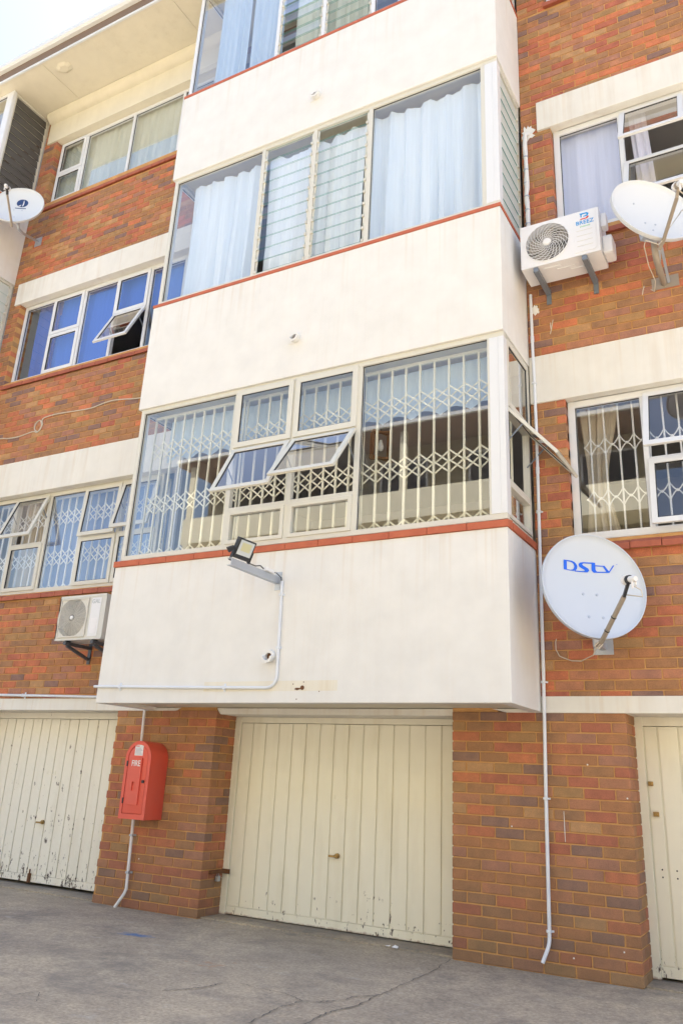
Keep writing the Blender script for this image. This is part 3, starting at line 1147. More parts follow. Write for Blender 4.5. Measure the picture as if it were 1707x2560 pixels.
flat_sill(-7.42, BX0 - .02, 3.137, 3.03)
flat_sill(-7.43, BX0 - .02, 6.168, 6.035, y0=-.03)
flat_sill(-7.42, BX0 - .02, 9.203, 9.02, y0=-.03)
flat_sill(0.29, 3.36, 3.148, 3.01, y0=-.05)
flat_sill(0.29, 3.36, 6.138, 5.985, y0=-.04)
flat_sill(0.29, 3.36, 9.153, 9.02, y0=-.04)

# bay windows
TB = front_T(-.68)
w1 = window(TB, BX0 + .03, BX1 - .005, P1 + .075, Q2 - .003, [(-2.725, 'fixed', {}), (-2.045, 'triple', {'ts': (4.14, 3.525), 'mid': 29}), (-1.355, 'triple', {'ts': (4.14, 3.525), 'mid': 37}), (-.125, 'fixed', {}), (BX1 - .005, 'none', {})],
            mt='frame_beige', fr=.045, mull=.05, props={'label': 'wide bay window with two open sashes and lattice bars behind'})
w2 = window(TB, BX0 + .03, BX1 - .005, P2 + .036, Q3 - .003, [(-2.705, 'fixed', {}), (-2.035, 'louvre', {'n': 11}), (-1.365, 'louvre', {'n': 11}), (-.15, 'fixed', {}), (BX1 - .005, 'none', {})],
            mt='frame_beige', fr=.045, mull=.045, props={'label': 'bay window with two glass louvre panels and white curtains'})
w3 = window(TB, BX0 + .03, BX1 - .005, P3 + .036, SOF - .004, [(-2.68, 'fixed', {}), (-2.04, 'louvre', {'n': 11}), (-1.40, 'louvre', {'n': 11}), (-.15, 'fixed', {}), (BX1 - .005, 'none', {})],
            mt='frame', fr=.045, mull=.045, props={'label': 'topmost bay window cut off by the top of the picture'})
for w, z0, z1 in ((w1, P1 + .12, Q2 - .05), (w2, P2 + .08, Q3 - .05), (w3, P3 + .08, SOF - .05)):
    m = MB()
    m.box(-.130, -.052, -.71, -.655, z0, z1)
    m.box(-.0515, -.0035, -.711, -.62, z0, z1)
    m.build('corner_post', M['frame'], w, bevel=.003)

# right-hand faces of the bays
TS = side_T(-.045)
window(TS, -.655, -.002, P1 + .075, Q2 - .003, [(-.002, 'triple', {'ts': (4.13, 3.50), 'mid': 41})], mt='frame_beige', fr=.035, mull=.04, name='window',
       props={'label': 'narrow side window of the bay with a sash held far open'})
window(TS, -.655, -.002, P2 + .036, Q3 - .003, [(-.002, 'louvre', {'n': 11, 'mt': 'frosted'})], mt='frame_beige', fr=.035, mull=.04)
window(TS, -.655, -.002, P3 + .036, SOF - .004, [(-.002, 'louvre', {'n': 11, 'mt': 'frosted'})], mt='frame', fr=.035, mull=.04)
# left-hand face, seen only through the glass
TL = lambda u, w, v: (BX0 + .045 - w, u, v)
for z0, z1 in ((P1 + .075, Q2 - .003), (P2 + .036, Q3 - .003), (P3 + .036, SOF - .004)):
    window(TL, -.655, -.002, z0, z1, [(-.002, 'fixed', {})], mt='frame', fr=.035)
# neighbouring bay at the left edge
TN = side_T(XL - .045)
wn1 = window(TN, -.655, -.002, P3 + .036, SOF - .004, [(-.002, 'none', {})], mt='frame_beige', fr=.035, name='window', props={'label': 'side opening of the left bay closed with dark grey slats'})
hgt = (SOF - .05 - P3 - .08) / 13
for i in range(13):
    m = MB(TN)
    zb = P3 + .08 + i * hgt
    m.add([(-.62, .02, zb), (-.037, .02, zb), (-.037, -.005, zb + hgt * 1.04), (-.62, -.005, zb + hgt * 1.04), (-.62, .008, zb), (-.037, .008, zb), (-.037, -.017, zb + hgt * 1.04), (-.62, -.017, zb + hgt * 1.04)],
          [(0, 1, 2, 3), (7, 6, 5, 4), (0, 4, 5, 1), (1, 5, 6, 2), (2, 6, 7, 3), (3, 7, 4, 0)])
    m.build('louvre_slat', M['louvre_dark'], wn1)
window(TN, -.655, -.002, P2 + .036, Q3 - .003, [(-.002, 'louvre', {'n': 11, 'mt': 'frosted'})], mt='frame_beige', fr=.035)
window(TN, -.655, -.002, P1 + .075, Q2 - .003, [(-.002, 'fixed', {})], mt='frame_beige', fr=.035)
for z0, z1 in ((P1 + .075, Q2 - .003), (P2 + .036, Q3 - .003), (P3 + .036, SOF - .004)):
    window(TB, -11.62, XL - .005, z0, z1, [(-10.4, 'fixed', {}), (-9.05, 'fixed', {}), (-7.765, 'fixed', {}), (XL - .005, 'none', {})], mt='frame', fr=.045)
    m = MB()
    m.box(XL - .108, XL - .01, -.71, -.655, z0 + .045, z1 - .045)
    m.build('corner_post', M['frame'], B, bevel=.003)


# ---- garage doors
def garage_door(x0, x1, ztop, groove0, pitch, mt, handle_x, handle_z, n_before, props, zbot=.0, board_top=1.685, board_bot=.085):
    y = DY
    m = MB()
    m.box(x0 - .05, x0 + .02, y - .012, y + .08, zbot, ztop)             # side posts
    m.box(x1 - .02, x1 + .05, y - .012, y + .08, zbot, ztop)
    m.box(x0 + .02, x1 - .02, y - .005, y + .08, board_top + .004, ztop)   # head
    m.box(x0 + .02, x1 - .02, y + .0105, y + .06, zbot + .02, board_top)    # backing sheet
    d = m.build('garage_door', M[mt], B, props=props, bevel=.003)
    m = MB()
    m.box(x0 + .022, x1 - .022, y - .004, y + .0095, zbot + .016, board_bot - .004)
    m.build('kick_rail', M[mt], d, bevel=.003)
    # boards with open grooves between them
    xs_ = [groove0 + pitch * k for k in range(-n_before, 40)]
    xs_ = [x0 + .024] + [x for x in xs_ if x0 + .05 < x < x1 - .05] + [x1 - .024]
    for a, b in zip(xs_[:-1], xs_[1:]):
        m = MB()
        dy = random.uniform(-.001, .0005)
        m.box(a + .007, b - .007, y + dy, y + .009 + dy, board_bot, board_top)
        m.build('board', M[mt], d, bevel=.002)
    # cross handle
    m = MB()
    hx, hz = handle_x, handle_z
    m.tube([(hx, y, hz), (hx, y - .03, hz)], .012, 8)
    m.box(hx - .055, hx + .03, y - .045, y - .03, hz - .008, hz + .008)
    m.tube([(hx + .015, y - .004, hz + .004), (hx + .015, y - .022, hz + .004)], .022, 10)
    m.build('handle', M['brass'], d)
    return d


d2 = garage_door(-3.105, -0.76, 1.741, -2.939, .1517, 'door', -1.955, .582, 1, {'label': 'cream garage door below the bay, almost unpainted marks'.replace('almost unpainted marks', 'with few chips')})
d1 = garage_door(-6.83, -4.45, 1.770, -4.86, .1462, 'door_peel', -5.625, .622, 20, {'label': 'left garage door with badly peeling white paint'}, zbot=.02, board_top=1.70, board_bot=.108)
d3 = garage_door(0.665, 3.04, 1.770, 0.787, .1500, 'door', 1.85, .6, 1, {'label': 'garage door cut off at the right edge'}, zbot=.01, board_top=1.70, board_bot=.10)
for d, x in ((d2, -1.955), (d1, -5.625)):
    # shallow letter plate on the middle board
    m = MB()
    zc = 1.06 if d is d2 else 1.13
    m.frame(x - .062 + .02, x + .062 + .02, zc - .022, zc + .022, .006, DY - .004, DY + .002)
    m.build('plate_rim', M['door'], d)
# hasp and padlock between pier and door
m = MB()
m.box(-3.15, -3.06, DY - .03, DY - .022, .345, .385)
m.box(-3.145, -3.10, .10, DY - .02, .352, .378)
m.build('hasp', M['rust'], d2, bevel=.002)
m = MB()
m.box(-3.142, -3.108, .20, .235, .285, .33)
m.tube([(-3.125 + .011 * math.cos(a), .217, .33 + .028 * math.sin(a)) for a in [R(15 * i) for i in range(13)]], .0035, 6)
m.build('padlock', M['steel'], d2, bevel=.003)
m = MB()
for z, mt_ in ((1.29, 0), (1.08, 0)):
    m.box(.695 + (.02 if z < 1.2 else 0), .73 + (.025 if z < 1.2 else 0), DY - .02, DY, z - .016, z + .016)
    m.tube([(.712 + (.022 if z < 1.2 else 0), DY - .02, z), (.712 + (.022 if z < 1.2 else 0), DY - .034, z)], .012, 10)
m.build('lock', M['brass'], d3, bevel=.002)
m = MB()
for x in (.745, .845):
    for z in (.71, .66):
        m.tube([(x, DY + .001, z), (x, DY - .003, z)], .006, 8)
m.build('bolt_hole', M['black'], d3)
m = MB()
m.box(-5.69, -5.66, DY - .03, DY - .006, .03, .12)
m.tube([(-5.675, DY - .02, .12), (-5.675, DY - .02, .16)], .008, 8)
m.build('bolt', M['rust'], d1)

# thresholds inside the reveals
for a, b in ((-6.86, -4.43), (-3.148, -.744), (.630, 3.06)):
    m = MB()
    m.box(a, b, .05, DY + .3, -.05, .008)
    m.build('threshold', M['ground'], B)


# ---- overflow spouts of the bands
def spout(x, z, r=.055, ln=.07):
    m = MB()
    n = 16
    m.box(x - .075, x + .075, BD - .004, BD + .01, z - .06, z + .065)
    y0, y1 = BD - .004, BD - ln
    rin = r * .62
    ang = [2 * math.pi * k / n for k in range(n)]
    vs_ = [(x + r * math.cos(a), y0, z + r * math.sin(a)) for a in ang]
    vs_ += [(x + r * math.cos(a), y1 + (.03 if math.sin(a) > .3 else 0), z - .012 + r * math.sin(a)) for a in ang]
    vs_ += [(x + rin * math.cos(a), y1 + (.03 if math.sin(a) > .3 else 0), z - .012 + rin * math.sin(a)) for a in ang]
    vs_ += [(x + rin * math.cos(a), BD + .03, z + rin * math.sin(a)) for a in ang]
    fs = []
    for q in range(3):
        fs += [(q * n + k, q * n + (k + 1) % n, (q + 1) * n + (k + 1) % n, (q + 1) * n + k) for k in range(n)]
    m.add(vs_, fs, 0, True)
    m.add([(x + rin * math.cos(a), BD - .006, z + rin * math.sin(a)) for a in ang], [tuple(range(n))], 1)
    return m.build('overflow_spout', [M['white_wall'], M['rust']], B, recalc=False)


spout(-2.076, 2.156)
spout(-2.063, 5.20)
spout(-2.038, 8.219)
# bare screw hole with rust and a patch of old cream paint
m = MB()
m.tube([(-1.743, BD - .001, 1.893), (-1.743, BD - .006, 1.893)], .018, 12)
for dx, dz in ((-.09, .03), (.01, .045), (.16, -.03), (-.05, -.09)):
    m.tube([(-1.743 + dx, BD - .001, 1.893 + dz), (-1.743 + dx, BD - .003, 1.893 + dz)], .005, 6)
m.build('rusty_hole', M['rust'], B)


def patch(cx, cz, rx, rz, y, mt, name, seed, n=26, x_plane=None, thick=.004):
    rnd = random.Random(seed)
    m = MB()
    pts = [(cx + rx * math.cos(2 * math.pi * k / n) * rnd.uniform(.6, 1.15), cz + rz * math.sin(2 * math.pi * k / n) * rnd.uniform(.6, 1.15)) for k in range(n)]
    m.prism(pts, 0, thick, ((0, y, 0), (1, 0, 0), (0, 0, 1), (0, -1, 0)))
    return m.build(name, mt, B)


M['old_cream'] = painted_wall('old_cream_paint_strip', (0.79, 0.755, 0.65), (0.6, 0.48, 0.3), .6)
m = MB()
m.box(-2.75, -1.42, BD - .0015, BD + .002, 1.868, 1.95)
m.build('paint_strip', M['old_cream'], B)
patch(-1.785, 1.885, .035, .010, BD - .002, M['rust'], 'rust_stain', 5, thick=.0015)
patch(0.07, 7.43, .075, .10, 0.0, M['filler'], 'filler_patch', 11, thick=.006)
patch(0.075, 5.36, .04, .055, 0.0, M['filler'], 'filler_patch', 12, thick=.006)
# ------------------------------------------------------------------ opposite block (shows in the glass)
O = thing('opposite_building', 'cream block of flats across the yard, mirrored in the bay panes', 'building', (0, -16.2, 0))
OX0, OX1, OY = -17.0, 18.0, -16.2
m = MB()
m.box(OX0, OX1, OY - 9, OY - 1.3, 0, 11.6)
m.build('wall', M['opp_dark'], O)
for z in (2.75, 5.75, 8.70):
    m = MB()
    m.box(OX0, OX1, OY - .12, OY, z, z + .92)
    m.box(OX0, OX0 + .12, OY - 1.3, OY - .12, z, z + .92)
    m.box(OX0 + .12, OX1, OY - 1.3, OY - .12, z, z + .12)
    m.build('parapet', M['opp_wall'], O)
m = MB()
for i in range(9):
    x = OX0 + .1 + i * 4.2
    m.box(x, x + .22, OY - .125, OY - .005, 0, 11.6)
m.build('column', M['opp_wall'], O)
for z in (3.0, 6.0, 8.95):
    for i in range(11):
        x = OX0 + 1.0 + i * 3.1
        m = MB()
        m.frame(x, x + 1.7, z + .95, z + 2.15, .06, OY - 1.3, OY - 1.24)
        f = m.build('window', M['frame'], O)
        m = MB()
        m.box(x + .06, x + 1.64, OY - 1.298, OY - 1.28, z + 1.01, z + 2.09)
        m.build('pane', M['rubber'], f)
m = MB()
m.add([(OX0 - .4, OY + .15, 11.85), (OX1 + .4, OY + .15, 11.85), (OX1 + .4, OY - 5, 13.6), (OX0 - .4, OY - 5, 13.6), (OX0 - .4, OY + .15, 11.65), (OX1 + .4, OY + .15, 11.65), (OX1 + .4, OY - 9.5, 11.65), (OX0 - .4, OY - 9.5, 11.65)],
      [(0, 1, 2, 3), (4, 7, 6, 5), (0, 4, 5, 1), (2, 6, 7, 3), (1, 5, 6, 2), (3, 7, 4, 0)])
orf = m.build('roof', M['tile_roof'], O)
m = MB()
m.box(OX0 - .4, OX1 + .4, OY + .16, OY + .27, 11.72, 11.84)
m.build('gutter', M['gutter'], orf)
m = MB()
for i in range(90):
    x = OX0 - .4 + i * .4
    m.tube([(x, OY + .15, 11.87), (x, OY - 4.9, 13.58)], .06, 6)
to = m.build('tile_roll', M['tile_roof'], orf)
to['kind'] = 'stuff'


# ------------------------------------------------------------------ curtains
def curtain(name, label, x0, x1, z0, z1, y, mt, folds=7, amp=.03, group=None, ragged=0.0, seed=1, hem=None, tie=None, lean=0.0):
    rnd = random.Random(seed)
    nu, nv = max(24, folds * 8), 14
    ph = [rnd.uniform(0, 6.28) for _ in range(4)]
    m = MB()
    vs_ = []
    for j in range(nv + 1):
        tv = j / nv
        for i in range(nu + 1):
            tu = i / nu
            a = amp * (.35 + .65 * (1 - tv))
            yy = y + a * math.sin(2 * math.pi * folds * tu + ph[0] + .5 * math.sin(5 * tu + ph[1])) + .4 * a * math.sin(2 * math.pi * folds * 2.3 * tu + ph[2])
            yy += a * 1.1 * mnoise.noise(Vector((tu * folds * 1.3 + seed * 3.1, tv * 1.1, seed))) + .005 * math.sin(2 * math.pi * folds * 7 * tu) * max(0.0, (tv - .9) * 10)
            top = z1 - ragged * abs(math.sin(tu * 9 + ph[3])) * .5 + ragged * math.sin(tu * 3.1 + ph[2]) * .5
            bot = z0 if hem is None else z0 + hem * abs(math.sin(math.pi * tu * folds * .5))
            zz = bot + (top - bot) * tv
            xx = x0 + (x1 - x0) * tu + lean * (1 - tv)
            if tie:
                tz, tx, ts = tie
                k = math.exp(-((zz - tz) / .55) ** 2)
                xx = xx + (tx - xx) * k * ts
            vs_.append((xx, yy, zz))
    W2 = nu + 1
    m.add(vs_, [(j * W2 + i, j * W2 + i + 1, (j + 1) * W2 + i + 1, (j + 1) * W2 + i) for j in range(nv) for i in range(nu)], 0, True)
    o = m.build(name, M[mt], origin=((x0 + x1) / 2, y, z0), recalc=False)
    return tag(o, label, 'curtain', group)


GB2 = 'white curtains in the bay window with louvres'
curtain('curtain', 'white curtain in the left pane of the louvred bay window', -3.80, -2.78, P2 + .05, Q3 - .09, -.575, 'curtain_white', 5, .06, GB2, .03, 3)
curtain('curtain', 'white curtain behind the left louvre panel of the bay', -2.71, -2.14, P2 + .05, Q3 - .09, -.575, 'curtain_white', 2, .05, GB2, .06, 4)
curtain('curtain', 'white curtain behind the right louvre panel of the bay', -2.07, -1.46, P2 + .05, Q3 - .09, -.575, 'curtain_white', 3, .05, GB2, .05, 5)
curtain('curtain', 'widest white curtain, hanging beside the corner post of the bay', -1.38, -.16, P2 + .05, Q3 - .06, -.575, 'curtain_white', 6, .06, GB2, .06, 6)
GB3 = 'pale curtains in the topmost bay window'
curtain('curtain', 'pale sheer curtain in the left pane of the topmost bay window', -3.70, -3.23, P3 + .05, SOF - .03, -.585, 'curtain_net', 4, .025, GB3, 0, 7)
curtain('curtain', 'pale sheer curtain next to the mullion of the topmost bay window', -3.18, -2.70, P3 + .05, SOF - .03, -.585, 'curtain_net', 4, .025, GB3, 0, 8)
curtain('curtain', 'pale grey green curtain behind the louvres of the topmost bay window', -2.50, -1.42, P3 + .05, SOF - .03, -.585, 'curtain_green', 8, .025, GB3, 0, 9)
curtain('curtain', 'sheer curtain in the right pane of the topmost bay window', -1.15, -.2, P3 + .05, SOF - .03, -.585, 'curtain_net', 7, .025, GB3, 0, 10)
GL3 = 'grey green curtains in the window under the eaves'
curtain('curtain', 'grey green net curtain in the narrow split pane under the eaves', -7.50, -6.86, 9.15, 10.60, .20, 'curtain_green', 5, .02, GL3, 0, 11)
curtain('curtain', 'pair of grey green curtains meeting in the middle pane under the eaves', -6.85, -5.93, 9.15, 10.60, .20, 'curtain_green', 7, .025, GL3, 0, 12)
curtain('curtain', 'grey green curtain next to the bay under the eaves', -5.92, -4.5, 9.15, 10.60, .20, 'curtain_green', 9, .025, GL3, 0, 13)
curtain('curtain', 'flat royal blue curtain across the window with the open bottom sash', -7.22, -5.66, 6.12, 7.58, .215, 'curtain_blue', 5, .02, None, 0, 14)
curtain('curtain', 'short royal blue curtain hitched up above the open bottom sash', -5.65, -4.30, 6.86, 7.58, .215, 'curtain_blue', 4, .02, None, 0, 24)
curtain('curtain', 'dull blue net curtain behind the lattice of the lower left window', -6.30, -4.36, 3.12, 4.60, .33, 'curtain_dull', 9, .03, None, 0, 15)
curtain('curtain', 'brown curtain bunched behind the open lower left sash', -6.85, -6.35, 3.12, 4.60, .33, 'curtain_beige', 6, .03, None, 0, 16)
curtain('curtain', 'lilac white curtain beside the upper right air conditioner', 0.24, .93, 6.10, 7.50, .19, 'curtain_lilac', 3, .025, None, 0, 17)
curtain('curtain', 'narrow lilac white curtain edge inside the open sashes', 1.0, 1.16, 6.10, 7.50, .24, 'curtain_lilac', 2, .02, None, 0, 18, lean=.06)
curtain('curtain', 'beige curtain tied back behind the scrolled bars', .33, .72, 3.10, 4.58, .34, 'curtain_beige', 4, .03, None, 0, 19, tie=(3.72, .44, .55))
curtain('scalloped_blind', 'blue white scalloped blind across the top of the latticed bay window', -3.80, -.12, 4.26, 4.74, -.42, 'curtain_net', 26, .008, None, 0, 20, hem=.06)


# ------------------------------------------------------------------ security lattices
def lattice_gate(label, x0, x1, z0, z1, y, n, rows, mt, group=None, bx=None):
    """sliding trellis gate: upright bars and rows of crossed straps"""
    t = thing('security_gate', label, 'security gate', ((x0 + x1) / 2, y, z0), group)
    st = (x1 - x0) / n
    for i in range(n + 1):
        x = x0 + st * i
        m = MB()
        m.box(x - .009, x + .009, y - .008, y + .008, z0, z1)
        m.build('bar', mt, t)
    m = MB()
    m.box(x0, x1, y - .012, y + .012, z1, z1 + .03)
    m.box(x0, x1, y - .012, y + .012, z0 - .025, z0)
    m.build('rail', mt, t)
    for (za, zb, double) in rows:
        m = MB()
        h = zb - za
        for i in range(n):
            a, b = x0 + st * i, x0 + st * (i + 1)
            if double:
                hh = h * .55
                for off in (0, h * .45):
                    m.bar((a, y - .012, za + off + hh), (b, y - .012, za + off), .014, .004)
                    m.bar((a, y + .012, za + off), (b, y + .012, za + off + hh), .014, .004)
            else:
                m.bar((a, y - .012, zb), (b, y - .012, za), .014, .004)
                m.bar((a, y + .012, za), (b, y + .012, zb), .014, .004)
        m.build('lattice', mt, t)
    return t


lattice_gate('cream lattice gate behind the wide left pane of the bay window', -3.90, -2.74, 3.17, 4.72, -.55, 9, [(4.26, 4.46, True), (3.66, 3.86, True), (3.18, 3.29, False)], M['gate'], 'lattice gates in the bay window')
lattice_gate('cream lattice gate behind the two open sashes of the bay window', -2.70, -1.38, 3.17, 4.72, -.55, 10, [(4.26, 4.46, True), (3.66, 3.86, True), (3.18, 3.29, False)], M['gate'], 'lattice gates in the bay window')
lattice_gate('cream lattice gate behind the right pane of the bay window', -1.375, -.14, 3.17, 4.72, -.55, 9, [(4.26, 4.46, True), (3.66, 3.86, True), (3.18, 3.29, False)], M['gate'], 'lattice gates in the bay window')
lattice_gate('cream lattice gate inside the lower left window', -7.2, -4.33, 3.15, 4.36, .24, 23, [(4.02, 4.22, True), (3.50, 3.70, True), (3.16, 3.27, False)], M['gate_white'])
# the narrow side of the bay: plain bars
t = thing('security_gate', 'plain upright bars inside the narrow side window of the bay', 'security gate', (-.16, -.3, 3.17))
for i in range(5):
    m = MB()
    yb_ = -.58 + i * .125
    m.box(-.168, -.152, yb_ - .008, yb_ + .008, 3.17, 4.72)
    m.build('bar', M['gate'], t)
m = MB()
for i in range(2):
    for z in (3.62, 3.86, 4.3):
        m.tube([(-.16, -.52 + i * .25 + .03 * math.cos(R(30 * k)), z + .03 * math.sin(R(30 * k))) for k in range(13)], .005, 5, caps=False)
m.build('scroll', M['dark_steel'], t)

# white bars with curved diamonds, right flat
t = thing('burglar_bars', 'white burglar bars with curved diamond scrolls above the big dish', 'burglar bars', (1.8, .2, 3.16))
xs_ = [.457 + .1205 * i for i in range(22)]
for x in xs_:
    m = MB()
    m.tube([(x, .2, 3.16), (x, .2, 4.39)], .0085, 8)
    m.build('bar', M['gate_white'], t)
for zc in (4.004, 3.53):
    m = MB()
    for x in xs_:
        c = .1205 / 2
        for sx in (-1, 1):
            for sz in (-1, 1):
                # arc from the bar out to the half-way knot
                p = []
                for k in range(6):
                    u = k / 5
                    p.append((x + sx * c * u, .2, zc + sz * .078 * (1 - u) ** 1.6))
                m.tube(p, .0055, 5)
        m.tube([(x + c, .188, zc), (x + c, .212, zc)], .011, 8)
    m.build('scroll', M['gate_white'], t)
m = MB()
m.bar((.36, .2, 4.39), (3.3, .2, 4.39), .02, .01)
m.bar((.36, .2, 3.165), (3.3, .2, 3.165), .02, .01)
m.build('rail', M['gate_white'], t)

# pendant lantern inside the bay
t = thing('pendant_lantern', 'square black pendant lantern with clear bulb inside the bay window', 'lantern', (-1.34, -.28, 4.0))
m = MB()
for rot in (20, 65):
    c, s = math.cos(R(rot)), math.sin(R(rot))
    for dz in (-.13, .13):
        m.bar((-1.34 - .09 * c, -.28 - .09 * s, 4.13 + dz), (-1.34 + .09 * c, -.28 + .09 * s, 4.13 + dz), .02, .02, n=(-s, c, 0))
    for d in (-.09, .09):
        m.bar((-1.34 + d * c, -.28 + d * s, 4.0), (-1.34 + d * c, -.28 + d * s, 4.26), .02, .02, n=(-s, c, 0))
m.build('frame', M['rust'], t)
m = MB()
m.tube([(-1.34, -.28, 4.26), (-1.34, -.28, 4.79)], .006, 6)
m.build('rod', M['black'], t)
m = MB()
m.tube([(-1.34, -.28, 4.07), (-1.34, -.28, 4.085), (-1.34, -.28, 4.11), (-1.34, -.28, 4.15), (-1.34, -.28, 4.18)], [.012, .026, .032, .02, .013], 12)
m.build('bulb', M['lens'], t)


# ------------------------------------------------------------------ air conditioners
def air_con(label, x0, x1, z0, z1, yf, yb, style):
    loc = ((x0 + x1) / 2, (yf + yb) / 2, z0)
    t = thing('air_conditioner', label, 'air conditioner', loc, 'air conditioner units on wall brackets')
    shell = M['ac'] if style == 'new' else M['ac_old']
    w, h = x1 - x0, z1 - z0
    if style == 'new':
        cx, cz, r = x0 + w * .345, z0 + h * .50, h * .43
    else:
        cx, cz, r = x0 + w * .305, z0 + h * .50, h * .44
    # casing: open front, then a front sheet with a round hole
    m = MB()
    m.add([(x0, yf, z0), (x1, yf, z0), (x1, yb, z0), (x0, yb, z0), (x0, yf, z1), (x1, yf, z1), (x1, yb, z1), (x0, yb, z1)],
          [(0, 3, 2, 1), (4, 5, 6, 7), (1, 2, 6, 5), (2, 3, 7, 6), (3, 0, 4, 7)])
    n = 48
    sqx0, sqx1 = cx - r - .012, cx + r + .012
    ring, sq = [], []
    for k in range(n):
        a = 2 * math.pi * k / n
        ca, sa = math.cos(a), math.sin(a)
        ring.append((cx + r * ca, yf, cz + r * sa))
        q = max(abs(ca), abs(sa))
        sq.append((min(max(cx + (r + .012) * ca / q, sqx0), sqx1), yf, cz + (z1 - cz) * max(-1, min(1, sa / q * 1.0)) if abs(sa) >= abs(ca) - 1e-9 else cz + (z1 - cz) * sa / q))
    m.add(ring + sq, [(k, (k + 1) % n, n + (k + 1) % n, n + k) for k in range(n)])
    m.box(x0, sqx0, yf, yf + .002, z0, z1)
    m.box(sqx1, x1, yf, yf + .002, z0, z1)
    # throat
    back = [(x, yf + .09, z) for x, _, z in ring]
    m.add(ring + back, [(k, n + k, n + (k + 1) % n, (k + 1) % n) for k in range(n)])
    m.build('casing', shell, t, recalc=False)
    m = MB()
    m.add(back, [tuple(range(n))])
    for k in range(5):
        a0 = 2 * math.pi * k / 5
        pts = []
        for q in range(7):
            a = a0 + R(52) * q / 6
            pts.append((cx + r * .93 * math.cos(a), yf + .045 + .035 * q / 6, cz + r * .93 * math.sin(a)))
        inn = [(cx + r * .22 * math.cos(a0 + R(60) * q / 6), yf + .05 + .03 * q / 6, cz + r * .22 * math.sin(a0 + R(60) * q / 6)) for q in range(7)]
        m.add(pts + inn, [(q, q + 1, 7 + q + 1, 7 + q) for q in range(6)], 1)
    m.build('fan', [M['fan_cavity'], M['fan']], t, recalc=False)
    m = MB()
    rr = r + .004
    if style == 'new':
        for k in range(7):
            q = r * (.20 + .8 * (k + 1) / 7)
            m.tube([(cx + q * math.cos(R(7.5 * i)), yf - .004, cz + q * math.sin(R(7.5 * i))) for i in range(49)], .0016 if k < 6 else .005, 4, caps=False)
        for k in range(22):
            a0 = 2 * math.pi * k / 22
            m.tube([(cx + r * (.16 + .84 * i / 9) * math.cos(a0 - R(75) * (i / 9) ** .8), yf - .006 - .006 * math.sin(math.pi * i / 9), cz + r * (.16 + .84 * i / 9) * math.sin(a0 - R(75) * (i / 9) ** .8)) for i in range(10)], .0026, 5, caps=False)
    else:
        for k in range(16):
            q = r * (.16 + .84 * (k + 1) / 16)
            m.tube([(cx + q * math.cos(R(7.5 * i)), yf - .006, cz + q * math.sin(R(7.5 * i))) for i in range(49)], .0030, 4, caps=False)
        for k in range(24):
            a0 = 2 * math.pi * k / 24
            m.tube([(cx + q_ * math.cos(a0), yf - .008, cz + q_ * math.sin(a0)) for q_ in (r * .15, r)], .0016, 4, caps=False)
        # square plate round the guard
        e = .02
        for s_ in (1,):
            xa, xb, za, zb = x0 + .018, cx + r + .018, z0 + .028, z1 - .03
            m.frame(xa, xb, za, zb, .012, yf - .016, yf - .001)
            for k in range(n):
                a, b = ring[k], ring[(k + 1) % n]
        sq2 = []
        for k in range(n):
            a = 2 * math.pi * k / n
            ca, sa = math.cos(a), math.sin(a)
            q = max(abs(ca), abs(sa))
            sq2.append((min(max(cx + (r + .02) * ca / q, x0 + .03), cx + r + .008), yf - .006, min(max(cz + (r + .02) * sa / q, z0 + .038), z1 - .04)))
        m.add([(x, yf - .006, z) for x, _, z in ring] + sq2, [(k, (k + 1) % n, n + (k + 1) % n, n + k) for k in range(n)])
    m.build('fan_grille', M['grille'] if style == 'old' else M['ac'], t)
    m = MB()
    m.tube([(cx, yf - .004, cz), (cx, yf - .014, cz), (cx, yf - .018, cz)], [r * .19, r * .17, r * .10] if style == 'new' else [r * .12, r * .11, r * .08], 24)
    m.build('fan_hub', M['white_plastic'], t)
    return t, cx, cz, r, shell


AX0, AX1, AZ0, AZ1, AYF, AYB = .082, .775, 5.535, 5.985, -.42, -.13
ac, cx, cz, r, shell = air_con('white air conditioner with BREEZ lettering, beside the upper right dish', AX0, AX1, AZ0, AZ1, AYF, AYB, 'new')
fa = ((AX0 + .585, AYF - .004, AZ1 - .12), (1, 0, 0), (0, 0, 1), (0, -1, 0))
m = MB()
px0, px1 = AX0 + .478, AX1 - .028
m.prism([(px0, AZ0 + .03), (px1 - .02, AZ0 + .03), (px1, AZ0 + .05), (px1, AZ1 - .01), (px0, AZ1 - .01)], 0, .004, ((0, AYF - .0002, 0), (1, 0, 0), (0, 0, 1), (0, -1, 0)))
fp = m.build('front_panel', M['ac'], t if False else ac, bevel=.0015)
m = MB()
for i in range(4):
    z = AZ0 + .245 - i * .052
    m.box(AX0 + .50, AX0 + .635, AYF - .0052, AYF - .0042, z - .0022, z + .0022)
m.build('vent_line', M['grille'], ac)
text_part('BREEZ', .055, ((AX0 + .575, AYF - .0045, AZ1 - .125), (1, 0, 0), (0, 0, 1), (0, -1, 0)), M['logo_cyan'], 'lettering', ac, .0008, bold=.0006)
AXF = ((AX0 + .578, AYF - .0045, AZ1 - .062), (1, 0, 0), (0, 0, 1), (0, -1, 0))
m = MB()
m.prism([(-.045, .034), (.018, .034), (.034, .022), (.034, .008), (.022, 0), (.034, -.006), (-.012, -.006), (-.012, .002), (.014, .006), (.018, .014), (.012, .021), (-.018, .021), (-.026, .014), (-.026, -.006), (-.036, -.006), (-.036, .021)], 0, .0012, AXF)
m.build('logo_mark', M['logo_cyan'], ac)
m = MB()
m.prism([(.034, -.009), (.034, -.018), (.020, -.032), (-.045, -.032), (-.034, -.021), (.010, -.021), (.018, -.009)], 0, .0012, AXF)
m.build('logo_mark', M['logo_red'], ac)
m = MB()
